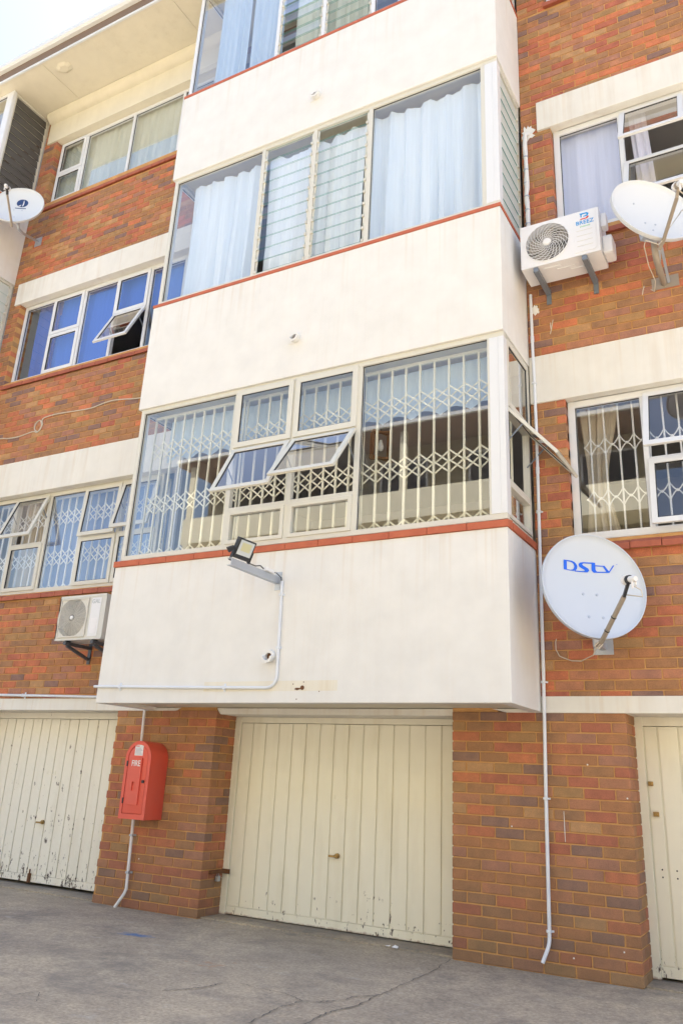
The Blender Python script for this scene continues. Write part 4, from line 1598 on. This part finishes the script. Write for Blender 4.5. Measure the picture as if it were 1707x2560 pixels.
for i in range(8):
    m.bar((AX0 + .535 + i * .011, AYF - .005, AZ1 - .172), (AX0 + .541 + i * .011, AYF - .005, AZ1 - .160), .004, .001)
m.build('script_mark', M['logo_green'], ac)
# service covers on the right side
m = MB()
m.prism([(AYF + .06, AZ0 + .28), (AYF + .06, AZ0 + .42), (AYF + .15, AZ0 + .42), (AYF + .15, AZ0 + .28)], 0, .05, ((AX1, 0, 0), (0, 1, 0), (0, 0, 1), (1, 0, 0)))
m.build('terminal_cover', M['ac'], ac, bevel=.012)
m = MB()
m.prism([(AYF + .08, AZ0 + .02), (AYF + .08, AZ0 + .20), (AYF + .25, AZ0 + .20), (AYF + .25, AZ0 + .02)], 0, .085, ((AX1, 0, 0), (0, 1, 0), (0, 0, 1), (1, 0, 0)))
m.build('valve_cover', M['ac'], ac, bevel=.02)
m = MB()
for i in range(3):
    m.box(AX0 + .18 + i * .11, AX0 + .33 + i * .11, AYF + .06 + i * .05, AYF + .085 + i * .05, AZ0 - .006, AZ0 + .001)
for i in range(5):
    m.tube([(AX0 + .2 + .07 * i, AYF + .05 + .04 * (i % 3), AZ0 + .001), (AX0 + .2 + .07 * i, AYF + .05 + .04 * (i % 3), AZ0 - .003)], .006, 8)
m.build('base_ribs', M['ac'], ac)
for x in (.21, .635):
    m = MB()
    m.box(x - .022, x + .022, AYF - .0, -.012, AZ0 - .052, AZ0 - .008)
    m.box(x - .022, x + .022, -.014, -.002, AZ0 - .15, AZ0 - .0)
    m.tube([(x, -.014, AZ0 - .13), (x, -.022, AZ0 - .13)], .009, 6)
    m.tube([(x, AYF + .01, AZ0 - .052), (x, AYF + .01, AZ0 - .062)], .012, 6)
    m.build('bracket', M['zinc'], ac, bevel=.003)

AL = (-5.095, -4.43, 2.448, 2.915, -.38, -.12)
al, cx, cz, r, shell = air_con('yellowed air conditioner half hidden by the bay, with faded GAL lettering', *AL, 'old')
m = MB()
m.prism([(cx + r + .055, AL[2] + .03), (cx + r + .18, AL[2] + .03), (cx + r + .19, AL[2] + .04), (cx + r + .19, AL[3] - .035), (cx + r + .055, AL[3] - .035)], 0, .004, ((0, AL[4] - .0002, 0), (1, 0, 0), (0, 0, 1), (0, -1, 0)))
m.build('front_panel', M['ac'], al, bevel=.0015)
m = MB()
m.box(cx + r + .085, cx + r + .165, AL[4] - .0062, AL[4] - .004, AL[2] + .06, AL[2] + .22)
m.build('rating_label', M['paper'], al)
text_part('GAL', .062, ((cx + r + .118, AL[4] - .0045, AL[3] - .075), (1, 0, 0), (0, 0, 1), (0, -1, 0)), M['logo_grey'], 'lettering', al, .0008, bold=.001)
m = MB()
m.box(AL[0], AL[1], AL[4] - .006, AL[4] - .001, AL[3] - .022, AL[3] + .003)
m.box(AL[0] + .0, AL[1], AL[4] - .008, AL[4] - .001, AL[2] - .003, AL[2] + .014)
m.build('edge_trim', M['ac_old'], al)
for x in (-4.95, -4.56):
    m = MB()
    m.box(x - .02, x + .02, AL[4] + .0, -.012, AL[2] - .045, AL[2] - .012)
    m.bar((x, AL[4] + .04, AL[2] - .05), (x, -.02, AL[2] - .15), .03, .03, n=(1, 0, 0))
    m.box(x - .022, x + .022, -.014, -.002, AL[2] - .20, AL[2] + .02)
    m.tube([(x, -.014, AL[2] - .18), (x, -.02, AL[2] - .18)], .008, 6)
    m.build('bracket', M['dark_steel'], al, bevel=.003)
    m = MB()
    m.box(x - .02, x + .02, AL[4] + .02, AL[4] + .07, AL[2] - .012, AL[2])
    m.build('foot', M['rubber'], al)


# ------------------------------------------------------------------ satellite dishes
def dish(label, c, n, rad, lnb, foot, wall, mt, arm_mt, group='satellite dishes on the brick wall', depth=.075, arm_r=.014):
    c, n = Vector(c), Vector(n).normalized()
    a = Vector((0, 0, 1)).cross(n).normalized()
    b = n.cross(a)
    t = thing('satellite_dish', label, 'satellite dish', tuple(wall), group)
    m = MB()
    nr, na = 12, 64

    def P(rr, k, dz=0.0):
        an = 2 * math.pi * k / na
        return c + a * (rr * math.cos(an)) + b * (rr * math.sin(an)) + n * (-depth * (1 - (rr / rad) ** 2) + dz)
    rings = [[P(rad * .965 * i / nr, k) for k in range(na)] for i in range(1, nr + 1)]
    rings.append([P(rad * .985, k, .012) for k in range(na)])
    rings.append([P(rad, k, .010) for k in range(na)])
    rings.append([P(rad, k, -.022) for k in range(na)])
    rings.append([P(rad * .985, k, -.026) for k in range(na)])
    rings += [[P(rad * .965 * i / nr, k, -.006) for k in range(na)] for i in range(nr, 0, -1)]
    vs_ = [p for ring in rings for p in ring]
    fs = []
    for i in range(len(rings) - 1):
        fs += [(i * na + k, i * na + (k + 1) % na, (i + 1) * na + (k + 1) % na, (i + 1) * na + k) for k in range(na)]
    fs.append(tuple(range(na - 1, -1, -1)))
    L_ = (len(rings) - 1) * na
    fs.append(tuple(L_ + k for k in range(na)))
    m.add(vs_, fs, 0, True)
    m.build('reflector', M[mt], t, recalc=True)
    return t, c, n, a, b, depth, rad


def on_dish(c, n, a, b, depth, rad, u, v, lift=.002):
    rr = math.hypot(u, v)
    return c + a * u + b * v + n * (-depth * (1 - (rr / rad) ** 2) + lift)


def dish_print(t, geo, polys, mt, name, lift=.003):
    """printed marks laid on the curved face"""
    c, n, a, b, depth, rad = geo
    m = MB()
    for outer in polys:
        bm = bmesh.new()
        vs_ = [bm.verts.new((u, v, 0)) for u, v in outer]
        f = bm.faces.new(vs_)
        bmesh.ops.triangulate(bm, faces=[f])
        bmesh.ops.subdivide_edges(bm, edges=bm.edges[:], cuts=2, use_grid_fill=True)
        bmesh.ops.triangulate(bm, faces=bm.faces[:])
        bm.verts.index_update()
        m.add([on_dish(c, n, a, b, depth, rad, v.co.x, v.co.y, lift) for v in bm.verts], [tuple(v.index for v in f.verts) for f in bm.faces], 0)
        bm.free()
    return m.build(name, M[mt], t, recalc=False)


def lnb_arm(t, path, r, lnb_pos, lnb_dir, mt, holder='black', lnb_r=.03):
    m = MB()
    m.tube(path, r, 10)
    m.build('feed_arm', M[mt], t)
    d = Vector(lnb_dir).normalized()
    p = Vector(lnb_pos)
    m = MB()
    m.tube([p - d * .052, p - d * .048, p - d * .02, p - d * .015, p + d * .055, p + d * .075], [lnb_r * 1.0, lnb_r * 1.25, lnb_r * 1.25, lnb_r * .75, lnb_r * .8, lnb_r * .55], 14)
    s = d.orthogonal().normalized()
    q = Vector((0, 0, -1))
    for k in (-.016, .016):
        m.tube([p + d * .05 + s * k, p + d * .05 + s * k + q * .055], .008, 8)
    m.build('feed_horn', M['white_plastic'], t)
    m = MB()
    e = Vector(path[-1])
    m.bar(e, p, .034, .02, n=(1, .3, 0))
    m.tube([p - d * .012, p + d * .012], lnb_r * 1.05, 14)
    m.build('feed_clamp', M[holder], t)


# big one
DN = (.6156, -.7787, .121)
geo_c = (.5605, -.47, 2.6344)
t, c, n, a, b, dep, rad = dish('large white dish with blue DStv lettering beside the downpipe', geo_c, DN, .402, None, None, (.5, 0, 2.28), 'dish', 'arm')
G = (c, n, a, b, dep, rad)
D_out = [(-.202, .199), (-.134, .199), (-.112, .193), (-.096, .180), (-.087, .160), (-.092, .143), (-.104, .130), (-.125, .1235), (-.202, .125)]
D_in = [(-.174, .1905), (-.144, .190), (-.128, .185), (-.118, .174), (-.113, .160), (-.117, .146), (-.126, .1345), (-.145, .1295), (-.176, .1295)]
# letters as strokes cut into quads so that the counters stay open
quads = [[(-.202, .199), (-.175, .199), (-.176, .125), (-.203, .125)]]
for i in range(len(D_out) - 1):
    if i == 0:
        quads.append([(-.175, .199), (-.134, .199), (-.144, .190), (-.174, .1905)])
    elif i < len(D_out) - 2:
        quads.append([D_out[i], D_out[i + 1], D_in[i + 1], D_in[i]])
quads.append([(-.125, .1235), (-.126, .1345), (-.145, .1295), (-.176, .1295), (-.176, .1235)])
S_t = [(.026, .202), (-.040, .199), (-.064, .194), (-.078, .181), (-.074, .163), (-.052, .150), (-.034, .143), (-.028, .136), (-.040, .1315), (-.112, .1285)]
S_b = [(.026, .192), (-.036, .190), (-.044, .187), (-.047, .180), (-.040, .173), (-.018, .163), (.000, .153), (.006, .138), (-.008, .124), (-.112, .1205)]
for i in range(len(S_t) - 1):
    quads.append([S_t[i], S_t[i + 1], S_b[i + 1], S_b[i]])
T_o = [(.026, .202), (.055, .202), (.057, .147), (.062, .139), (.070, .1355), (.135, .137), (.135, .1275), (.048, .1245), (.032, .1285), (.025, .139)]
quads += [[(.026, .202), (.055, .202), (.056, .150), (.025, .141)], [(.056, .150), (.062, .139), (.040, .1255), (.025, .141)], [(.062, .139), (.070, .1355), (.158, .1395), (.158, .130), (.040, .1255)]]
quads += [[(.055, .183), (.116, .183), (.117, .176), (.055, .175)], [(.108, .183), (.126, .183), (.159, .141), (.150, .130), (.140, .134)], [(.159, .143), (.189, .188), (.200, .188), (.160, .130), (.150, .130)]]
dish_print(t, G, quads, 'logo_blue', 'lettering')
dish_print(t, G, [[(.214, .197), (.222, .198), (.222, .195), (.214, .194)]], 'logo_blue', 'lettering')
m = MB()
for u, v in ((-.06, -.047), (.049, -.045), (-.044, -.228), (.065, -.227)):
    p = on_dish(*G, u, v, 0)
    m.tube([p, p + n * .006], .010, 8)
m.build('bolt', M['steel'], t)
foot = c - b * .425 + n * .01
foot0 = c - b * .43 - n * .06
lnb = Vector((.865, -.781, 2.585))
arm_e = foot + (lnb - foot) * .80 - b * .03
lnb_arm(t, [foot0, foot, arm_e], .017, lnb, (lnb - c).normalized(), 'arm', lnb_r=.030)
m = MB()
for q in (.25, .55):
    p = foot + (arm_e - foot) * q
    dd = (arm_e - foot).normalized()
    m.tube([p - dd * .004, p + dd * .004], .0195, 10)
m.build('cable_tie', M['black'], t)
m = MB()
m.box(.425, .575, -.006, -.001, 2.20, 2.33)
m.box(.475, .525, -.25, -.006, 2.235, 2.285)
m.tube([(.5, -.24, 2.22), (.5, -.24, 2.62)], .025, 12)
m.bar((.5, -.24, 2.58), c - n * (dep + .075), .09, .09, n=(0, 0, 1))
m.prism([(-.075, -.24), (.08, -.24), (.08, -.03), (-.075, -.03)], -dep - .09, -dep - .03, (c, a, b, n))
for dx in (-.055, 0, .055):
    m.tube([(.5 + dx, -.006, 2.222), (.5 + dx, -.012, 2.222)], .008, 6)
m.build('wall_mount', M['steel'], t, bevel=.002)
m = MB()
lp_ = lnb + (lnb - c).normalized() * .05 - Vector((0, 0, .05))
m.tube([lp_, lp_ + Vector((.045, 0, -.03)), lp_ + Vector((.05, 0, -.075)), arm_e + Vector((.02, 0, .01))], .004, 6)
m.build('cable', M['cable'], t)
m = MB()
m.tube([foot + Vector((-.01, -.01, -.02)), foot + Vector((-.06, .05, -.05)), (.44, -.10, 2.185), (.33, -.02, 2.155), (.255, -.012, 2.16), (.19, -.01, 2.185), (.16, -.01, 2.20), (.135, -.01, 2.25), (.135, -.01, 2.31), (.14, -.004, 2.335)], .004, 6)
m.build('cable', M['cable'], t)
m = MB()
m.tube([foot + Vector((-.02, .0, -.0)), foot + Vector((-.05, .0, -.03)), foot + Vector((-.02, -.01, -.05)), foot + Vector((.01, -.01, -.02))], .0045, 6)
m.build('cable', M['cable'], t)

# upper right one
t, c, n, a, b, dep, rad = dish('plain white dish at the right edge, arm crossing its face', (1.235, -.55, 5.70), (.60, -.765, .233), .36, None, None, (1.2, 0, 5.34), 'dish_old', 'arm')
G = (c, n, a, b, dep, rad)
lnb = Vector((1.475, -.985, 5.53))
foot = c - b * .375
foot0 = c - b * .40 - n * .07
arm_e = foot + (lnb - foot) * .82 - b * .035
lnb_arm(t, [foot0, foot - b * .01, arm_e], .015, lnb, (lnb - c).normalized(), 'arm', 'arm')
m = MB()
for u, v in ((-.06, -.10), (.03, -.10), (-.02, -.20), (-.12, .12)):
    p = on_dish(*G, u, v, 0)
    m.tube([p, p + n * .005], .008, 8)
m.build('bolt', M['steel'], t)
m = MB()
m.box(1.10, 1.32, -.007, -.001, 5.285, 5.40)
m.tube([(1.20, -.006, 5.33), (1.20, -.36, 5.33), (1.20, -.40, 5.36), (1.20, -.42, 5.42), (1.20, -.43, 5.70)], .026, 12)
m.build('wall_mount', M['arm'], t)
m = MB()
m.bar((1.24, -.012, 5.33), (1.235, -.35, 5.60), .03, .02, n=(1, 0, 0))
m.bar((1.20, -.20, 5.335), (1.235, -.35, 5.55), .022, .015, n=(1, 0, 0))
m.bar((1.20, -.43, 5.63), c - n * (dep + .07), .08, .08, n=(0, 0, 1))
m.prism([(-.08, -.22), (.06, -.22), (.06, -.06), (-.08, -.06)], -dep - .08, -dep - .025, (c, a, b, n))
m.build('strut', M['steel'], t)
m = MB()
lp_ = lnb - Vector((0, 0, .05))
m.tube([lp_, lp_ + Vector((.08, .05, -.10)), c + a * .20 - b * .05 + n * .06, foot + a * .05 + b * .1 + n * .02, foot + n * .01, foot - b * .06 - a * .05, foot - a * .13 - n * .03 + b * .01, foot - a * .12 - n * .08, (1.13, -.33, 5.33), (1.15, -.15, 5.28), (1.12, -.03, 5.26), (1.09, -.008, 5.30)], .004, 6)
m.build('cable', M['cable'], t)

# left one
t, c, n, a, b, dep, rad = dish('small white dish with dark round sail emblem at the left edge', (-7.153, -.55, 8.686), (.532, -.82, .217), .36, None, None, (-7.3, 0, 8.46), 'dish_old', 'arm')
G = (c, n, a, b, dep, rad)
EL = [(.02 + .082 * math.cos(R(20 * k)), .115 + .072 * math.sin(R(20 * k))) for k in range(18)]
dish_print(t, G, [EL], 'logo_navy', 'emblem', .002)
dish_print(t, G, [[(.032, .175), (.044, .14), (.046, .10), (.038, .058), (.026, .056), (.028, .10)], [(-.035, .055), (.0, .055), (.012, .088)]], 'white_plastic', 'emblem', .005)
dish_print(t, G, [[(-.065, .022), (.09, .022), (.09, .006), (-.065, .006)]], 'logo_navy', 'lettering', .002)
m = MB()
for u, v in ((-.07, -.03), (.045, -.03), (-.02, -.20)):
    p = on_dish(*G, u, v, 0)
    m.tube([p, p + n * .005], .008, 8)
m.build('bolt', M['steel'], t)
lnb = Vector((-6.879, -.946, 8.594))
foot = c - b * .375
arm_e = foot + (lnb - foot) * .84 - b * .03
lnb_arm(t, [c - b * .41 - n * .05, foot, arm_e], .015, lnb, (lnb - c).normalized(), 'arm', 'black')
m = MB()
m.box(-7.37, -7.23, -.007, -.001, 8.39, 8.54)
m.tube([(-7.30, -.006, 8.465), (-7.26, -.30, 8.40), (-7.24, -.40, 8.40), (-7.225, -.44, 8.46), (-7.22, -.45, 8.70)], .02, 10)
m.bar((-7.22, -.45, 8.62), c - n * (dep + .07), .08, .08, n=(0, 0, 1))
m.build('wall_mount', M['steel'], t)

# ------------------------------------------------------------------ floodlight on its arm
FX, FZ = -2.045, 2.80
t = thing('floodlight', 'small black floodlight on a grey channel arm below the bay sill', 'floodlight', (FX, BD, FZ))
m = MB()
yo = -1.43
m.box(FX - .003, FX + .003, yo, BD - .006, FZ - .03, FZ + .03)
m.box(FX - .04, FX - .003, yo, BD - .006, FZ - .03, FZ - .025)
m.box(FX - .04, FX - .003, yo, BD - .006, FZ + .025, FZ + .03)
m.box(FX - .04, FX + .025, BD - .006, BD - .001, FZ - .085, FZ + .075)
m.tube([(FX + .006, BD - .006, FZ - .065), (FX + .006, BD - .011, FZ - .065)], .008, 6)
m.tube([(FX + .006, BD - .006, FZ + .055), (FX + .006, BD - .011, FZ + .055)], .008, 6)
m.build('arm', M['steel'], t)
# lamp: faces down and out to the right of the arm
hc = Vector((FX + .02, -1.30, FZ + .125))
hn = Vector((.90, -.08, -.40)).normalized()
ha = Vector((0, 0, 1)).cross(hn).normalized()
hb = hn.cross(ha)
AXH = (hc, ha, hb, hn)
m = MB()
m.prism([(-.10, -.085), (.10, -.085), (.10, .085), (-.10, .085)], -.028, .012, AXH)
m.prism([(-.06, -.05), (.06, -.05), (.06, .05), (-.06, .05)], -.05, -.028, AXH)
m.build('housing', M['black'], t, bevel=.006)
m = MB()
m.prism([(-.082, -.05), (.082, -.05), (.082, .072), (-.082, .072)], .012, .0145, AXH)
m.build('lens', M['lens'], t)
m = MB()
m.prism([(-.055, -.015), (.055, -.015), (.055, .055), (-.055, .055)], .0145, .0155, AXH)
m.build('led_board', M['led'], t)
m = MB()
for sx in (-1, 1):
    m.bar(hc + ha * (sx * .108), hc + ha * (sx * .108) - hb * .115, .024, .006, n=ha)
m.bar(hc - ha * .111 - hb * .115, hc + ha * .111 - hb * .115, .03, .006, n=hb)
m.prism([(-.06, 0), (.0, .035), (.015, .012), (-.02, -.03)], -.01, .01, (hc - ha * .13 - hb * .03, ha, hb, hn))
m.build('yoke', M['black'], t)
m = MB()
m.box(FX - .02, FX + .03, -.98, -.86, FZ + .031, FZ + .06)
m.build('junction_box', M['white_plastic'], t, bevel=.004)
m = MB()
m.tube([(FX + .0, -.98, FZ + .045), (FX + .0, -1.03, FZ + .06), (FX, -1.10, FZ + .04), (FX, -1.22, FZ + .04)], .005, 6)
m.build('cable', M['black'], t)
m = MB()
m.tube([(FX, -.86, FZ + .045), (FX + .01, -.80, FZ + .05), (FX + .025, BD - .015, FZ + .02), (FX + .028, BD - .012, FZ - .01)], .004, 6)
m.build('cable', M['black'], t)


# ------------------------------------------------------------------ pipes, conduits and cables
def arc(p0, pc, p1, n=7):
    """quadratic bend"""
    p0, pc, p1 = Vector(p0), Vector(pc), Vector(p1)
    return [p0 * (1 - u) ** 2 + pc * 2 * u * (1 - u) + p1 * u * u for u in [i / n for i in range(n + 1)]]


def clip_at(m, p, axis, r, off, w=.018):
    """saddle clip across a pipe on the wall plane y"""
    x, y, z = p
    if axis == 'z':
        m.box(x - r - .014, x + r + .014, y - .004 + off, y + .004 + off, z - w / 2, z + w / 2)
        m.box(x - r - .003, x + r + .003, y - r - .004, y + off, z - w / 2, z + w / 2)
    else:
        m.box(x - w / 2, x + w / 2, y - .004 + off, y + .004 + off, z - r - .022, z + r + .022)
        m.box(x - w / 2, x + w / 2, y - r - .004, y + off, z - r - .003, z + r + .003)


yc = BD - .014
t = thing('conduit', 'thin white conduit running from the floodlight down and left along the lowest band', 'conduit', (-2.01, BD, 1.9))
m = MB()
m.tube([(-2.008, yc, FZ - .01)] + arc((-1.992, yc, 2.0), (-1.99, yc, 1.892), (-2.10, yc, 1.894)) + [(-3.0, yc, 1.905), (-4.0, yc, 1.923), (-4.045, yc, 1.924)], .0125, 10)
m.build('pipe', M['pvc'], t)
for p, ax in (((-2.006, yc, 2.67), 'z'), ((-1.996, yc, 2.22), 'z'), ((-2.52, yc, 1.899), 'x'), ((-3.72, yc, 1.918), 'x')):
    m = MB()
    clip_at(m, p, ax, .0125, .010)
    m.build('clip', M['pvc'], t)
t = thing('conduit', 'white conduit resting on the beam over the peeling garage door', 'conduit', (-6.0, 0, 1.92))
m = MB()
m.tube([(-8.2, -.03, 1.945), (-6.26, -.03, 1.932), (-5.4, -.03, 1.917), (-4.76, -.03, 1.905), (-4.02, -.03, 1.90)], .014, 10)
m.build('pipe', M['pvc'], t)
m = MB()
clip_at(m, (-5.85, -.03, 1.925), 'x', .014, .026)
m.build('clip', M['pvc'], t)
t = thing('downpipe', 'long thin white downpipe between the bay corner and the big dish', 'pipe', (.03, 0, .05))
m = MB()
yp = -.030
m.tube([(.045, yp, 5.52), (.046, yp, 5.0), (.052, yp, 4.1), (.034, yp, 2.076), (.018, yp, 1.14), (.008, yp, .30)] + arc((.007, yp, .24), (.006, yp, .19), (-.008, yp - .02, .15), 4) + [(-.035, yp - .05, .075)], .0135, 12)
m.build('pipe', M['pvc'], t)
for z, x in ((4.6, .049), (3.4, .046), (2.0, .033), (1.15, .018), (.27, .0075)):
    m = MB()
    clip_at(m, (x, yp, z), 'z', .0135, .022, .014)
    m.build('clip', M['pvc'], t)
m = MB()
for z, x in ((3.77, .049), (5.05, .046)):
    m.tube([(x, yp, z - .03), (x, yp, z + .03)], .0165, 12)
m.build('coupling', M['pvc'], t)
t = thing('lagged_pipe', 'white wrapped pipe run from the filler patch down to the right air conditioner', 'pipe', (.07, 0, 6.0))
m = MB()
rnd = random.Random(5)
path = [(.085, -.01, 7.42), (.055, -.045, 7.38), (.05, -.05, 7.25)]
for i in range(12):
    path.append((.052 + rnd.uniform(-.006, .006), -.05, 7.15 - i * .085))
m.tube(path, [.022 * rnd.uniform(.85, 1.2) for _ in path], 10)
m.build('pipe_wrap', M['lag'], t)
m = MB()
m.tube([(.054, -.05, 6.22), (.066, -.06, 6.05), (.085, -.09, 5.88), (.10, -.12, 5.80)], .022, 10)
m.build('pipe_sleeve', M['navy_cable'], t)
m = MB()
for i in range(6):
    m.tube([(.052, -.05, 7.1 - i * .16 - .006), (.052, -.05, 7.1 - i * .16 + .006)], .026, 10)
m.build('tape_band', M['steel'], t)
t = thing('water_pipe', 'pale steel pipe rising through the red fire cabinet', 'pipe', (-4.02, 0, 0))
m = MB()
m.tube([(-4.03, -.04, 1.80), (-4.015, -.04, 1.40)], .013, 10)
m.build('pipe', M['lag'], t)
m = MB()
m.tube([(-3.995, -.04, .80), (-3.985, -.04, .45), (-3.975, -.04, .16), (-3.985, -.05, .12), (-4.07, -.06, .0)], .014, 10)
m.build('pipe', M['lag'], t)
m = MB()
clip_at(m, (-3.99, -.04, .62), 'z', .014, .03)
clip_at(m, (-3.98, -.04, .30), 'z', .014, .03)
m.build('clip', M['steel'], t)
m = MB()
pts = [(-4.02, 5.405), (-4.5, 5.40), (-4.805, 5.409), (-5.125, 5.452), (-5.321, 5.456), (-5.545, 5.426), (-5.73, 5.427), (-6.169, 5.454), (-6.40, 5.445), (-6.449, 5.41), (-6.427, 5.342), (-6.479, 5.261), (-6.56, 5.30), (-6.56, 5.38), (-6.49, 5.42), (-6.44, 5.33), (-6.50, 5.25), (-6.591, 5.274), (-6.842, 5.247), (-7.051, 5.254), (-7.231, 5.279), (-7.6, 5.26)]
fine = []
for i in range(len(pts) - 1):
    p0, p1, p2, p3 = [Vector(pts[max(0, min(len(pts) - 1, i + k))]) for k in (-1, 0, 1, 2)]
    for q in range(5):
        u = q / 5
        fine.append(.5 * ((2 * p1) + (p2 - p0) * u + (2 * p0 - 5 * p1 + 4 * p2 - p3) * u * u + (3 * p1 - p0 - 3 * p2 + p3) * u ** 3))
m.tube([(p.x, -.009, p.y) for p in fine], .0075, 6)
o = m.build('cable', M['cable'], origin=(-5.8, 0, 5.35))
tag(o, 'slack off white cable looped on the brick between the two left windows', 'cable')
m = MB()
m.tube([(.235, -.004, 5.22), (.215, -.006, 5.12), (.205, -.004, 5.08)], .004, 5)
o = m.build('cable', M['cable'], origin=(.22, 0, 5.1))
tag(o, 'short white cable end on the brick under the right air conditioner', 'cable')
m = MB()
m.tube([(1.04, -.004, 5.34), (1.04, -.03, 5.335), (1.03, -.04, 5.29), (1.02, -.03, 5.25)], .004, 5)
o = m.build('cable', M['cable'], origin=(1.04, 0, 5.3))
tag(o, 'cut cable ends poking from the brick beside the upper right dish mount', 'cable')

# ------------------------------------------------------------------ red fire hose cabinet
FX0, FX1, FZ0, FZ1, FD = -3.999, -3.680, .772, 1.468, -.25
t = thing('fire_cabinet', 'red arched fire hose cabinet lettered FIRE on the brick pier', 'fire cabinet', (-3.84, 0, FZ0))
w2 = (FX1 - FX0) / 2
fcx = (FX0 + FX1) / 2


def arch(hw, zb, zt, n=16):
    zc_ = zt - hw
    return [(-hw, zb), (hw, zb)] + [(hw * math.cos(math.pi * k / n), zc_ + hw * math.sin(math.pi * k / n)) for k in range(n + 1)]


AXC = ((fcx, 0, 0), (1, 0, 0), (0, 0, 1), (0, -1, 0))
m = MB()
m.prism(arch(w2, FZ0, FZ1), .003, -FD - .02, AXC)
m.build('body', M['red'], t, bevel=.004, smooth_angle=30)
# rim: ring between outer and inner arch
m = MB()
oa, ia = arch(w2, FZ0, FZ1), arch(w2 - .034, FZ0 + .045, FZ1 - .034)
k = len(oa)
V0 = [Vector((fcx + u, FD + .02, v)) for u, v in oa]
V1 = [Vector((fcx + u, FD, v)) for u, v in oa]
V2 = [Vector((fcx + u, FD, v)) for u, v in ia]
V3 = [Vector((fcx + u, FD + .018, v)) for u, v in ia]
vs_ = V0 + V1 + V2 + V3
fs = []
for q in range(3):
    fs += [(q * k + i, q * k + (i + 1) % k, (q + 1) * k + (i + 1) % k, (q + 1) * k + i) for i in range(k)]
m.add(vs_, fs)
m.build('rim', M['red'], t, smooth_angle=30)
m = MB()
m.prism(arch(w2 - .039, FZ0 + .051, FZ1 - .039), -FD - .018, -FD - .002, AXC)
door = m.build('door', M['red'], t, bevel=.004, smooth_angle=30)
# raised middle panel with a finger recess (built as four strips round the opening)
hx0, hx1, hz0, hz1 = -.030, .020, 1.02, 1.10
yq0, yq1 = -FD - .002, -FD + .013
m = MB()
pa, pb, za, zb = -.075, .062, .90, 1.315
for (a_, b_, c_, d_) in ((pa, hx0, za, zb), (hx1, pb, za, zb), (hx0, hx1, za, hz0), (hx0, hx1, hz1, zb)):
    m.box(fcx + a_, fcx + b_, -yq1, -yq0, c_, d_)
pn = m.build('raised_panel', M['red'], door)
m = MB()
m.box(fcx + hx0, fcx + hx1, -FD * -1 - .0025 if False else FD + .001, FD + .003, hz0, hz1)
m.build('finger_recess', M['red'], door)
text_part('FIRE', .074, ((fcx - .007, FD - .0135, 1.262), (1, 0, 0), (0, 0, 1), (0, -1, 0)), M['white_plastic'], 'lettering', door, .0006, squeeze=.82, bold=.0008)
m = MB()
m.box(fcx - .052, fcx + .05, FD + .0005, FD + .003, 1.335, 1.432)
st_ = m.build('notice', M['paper'], door)
m = MB()
for i in range(6):
    m.box(fcx - .044, fcx + .042 - .01 * (i % 3), FD - .0003, FD + .0008, 1.345 + i * .011, 1.349 + i * .011)
m.build('print_line', M['ink'], door)
m = MB()
m.box(fcx - .044, fcx + .0, FD - .0003, FD + .0008, 1.416, 1.424)
m.build('print_line', M['logo_red'], door)
m = MB()
m.tube([(fcx + .098, FD + .002, 1.105), (fcx + .098, FD - .012, 1.105)], .014, 14)
m.build('lock', M['black'], door)
for z in (1.26, .93):
    m = MB()
    m.box(fcx - w2 + .024, fcx - w2 + .038, FD - .003, FD + .004, z - .025, z + .025)
    m.build('hinge', M['black'], t)

# ------------------------------------------------------------------ litter
m = MB()
m.add([(-1.25, .03, .012), (-1.20, .035, .02), (-1.19, -.0, .012), (-1.24, -.01, .016), (-1.22, .015, .03)], [(0, 1, 4), (1, 2, 4), (2, 3, 4), (3, 0, 4)])
o = m.build('paper_scrap', M['paper'], origin=(-1.22, .01, .01), recalc=False)
tag(o, 'crumpled white paper scrap on the concrete before the middle garage door', 'litter')
for lx, ly, lab in ((-1.30, .05, 'tiny folded paper scrap beside the crumpled one before the middle garage door'),):
    m = MB()
    m.add([(lx - .02, ly - .008, .010), (lx + .02, ly - .012, .010), (lx + .022, ly + .012, .016), (lx - .018, ly + .014, .010)], [(0, 1, 2, 3)])
    o = m.build('paper_scrap', M['paper'], origin=(lx, ly, .01), recalc=False)
    tag(o, lab, 'litter')

# old paint drips and specks on the brickwork
for x, z0_, z1_ in ((.139, .86, 1.07), (.21, 5.12, 5.20)):
    m = MB()
    m.tube([(x, -.001, z1_), (x + .001, -.003, (z0_ + z1_) / 2), (x + .002, -.001, z0_)], [.0015, .003, .002], 6)
    m.build('paint_drip', M['filler'], B)
for x, z in ((-.26, .94), (.60, 1.18), (.51, .20), (.165, .12), (-3.9, .42), (.33, 1.40)):
    m = MB()
    m.tube([(x, .001, z), (x, -.003, z)], .006, 7)
    m.build('paint_speck', M['filler'], B)
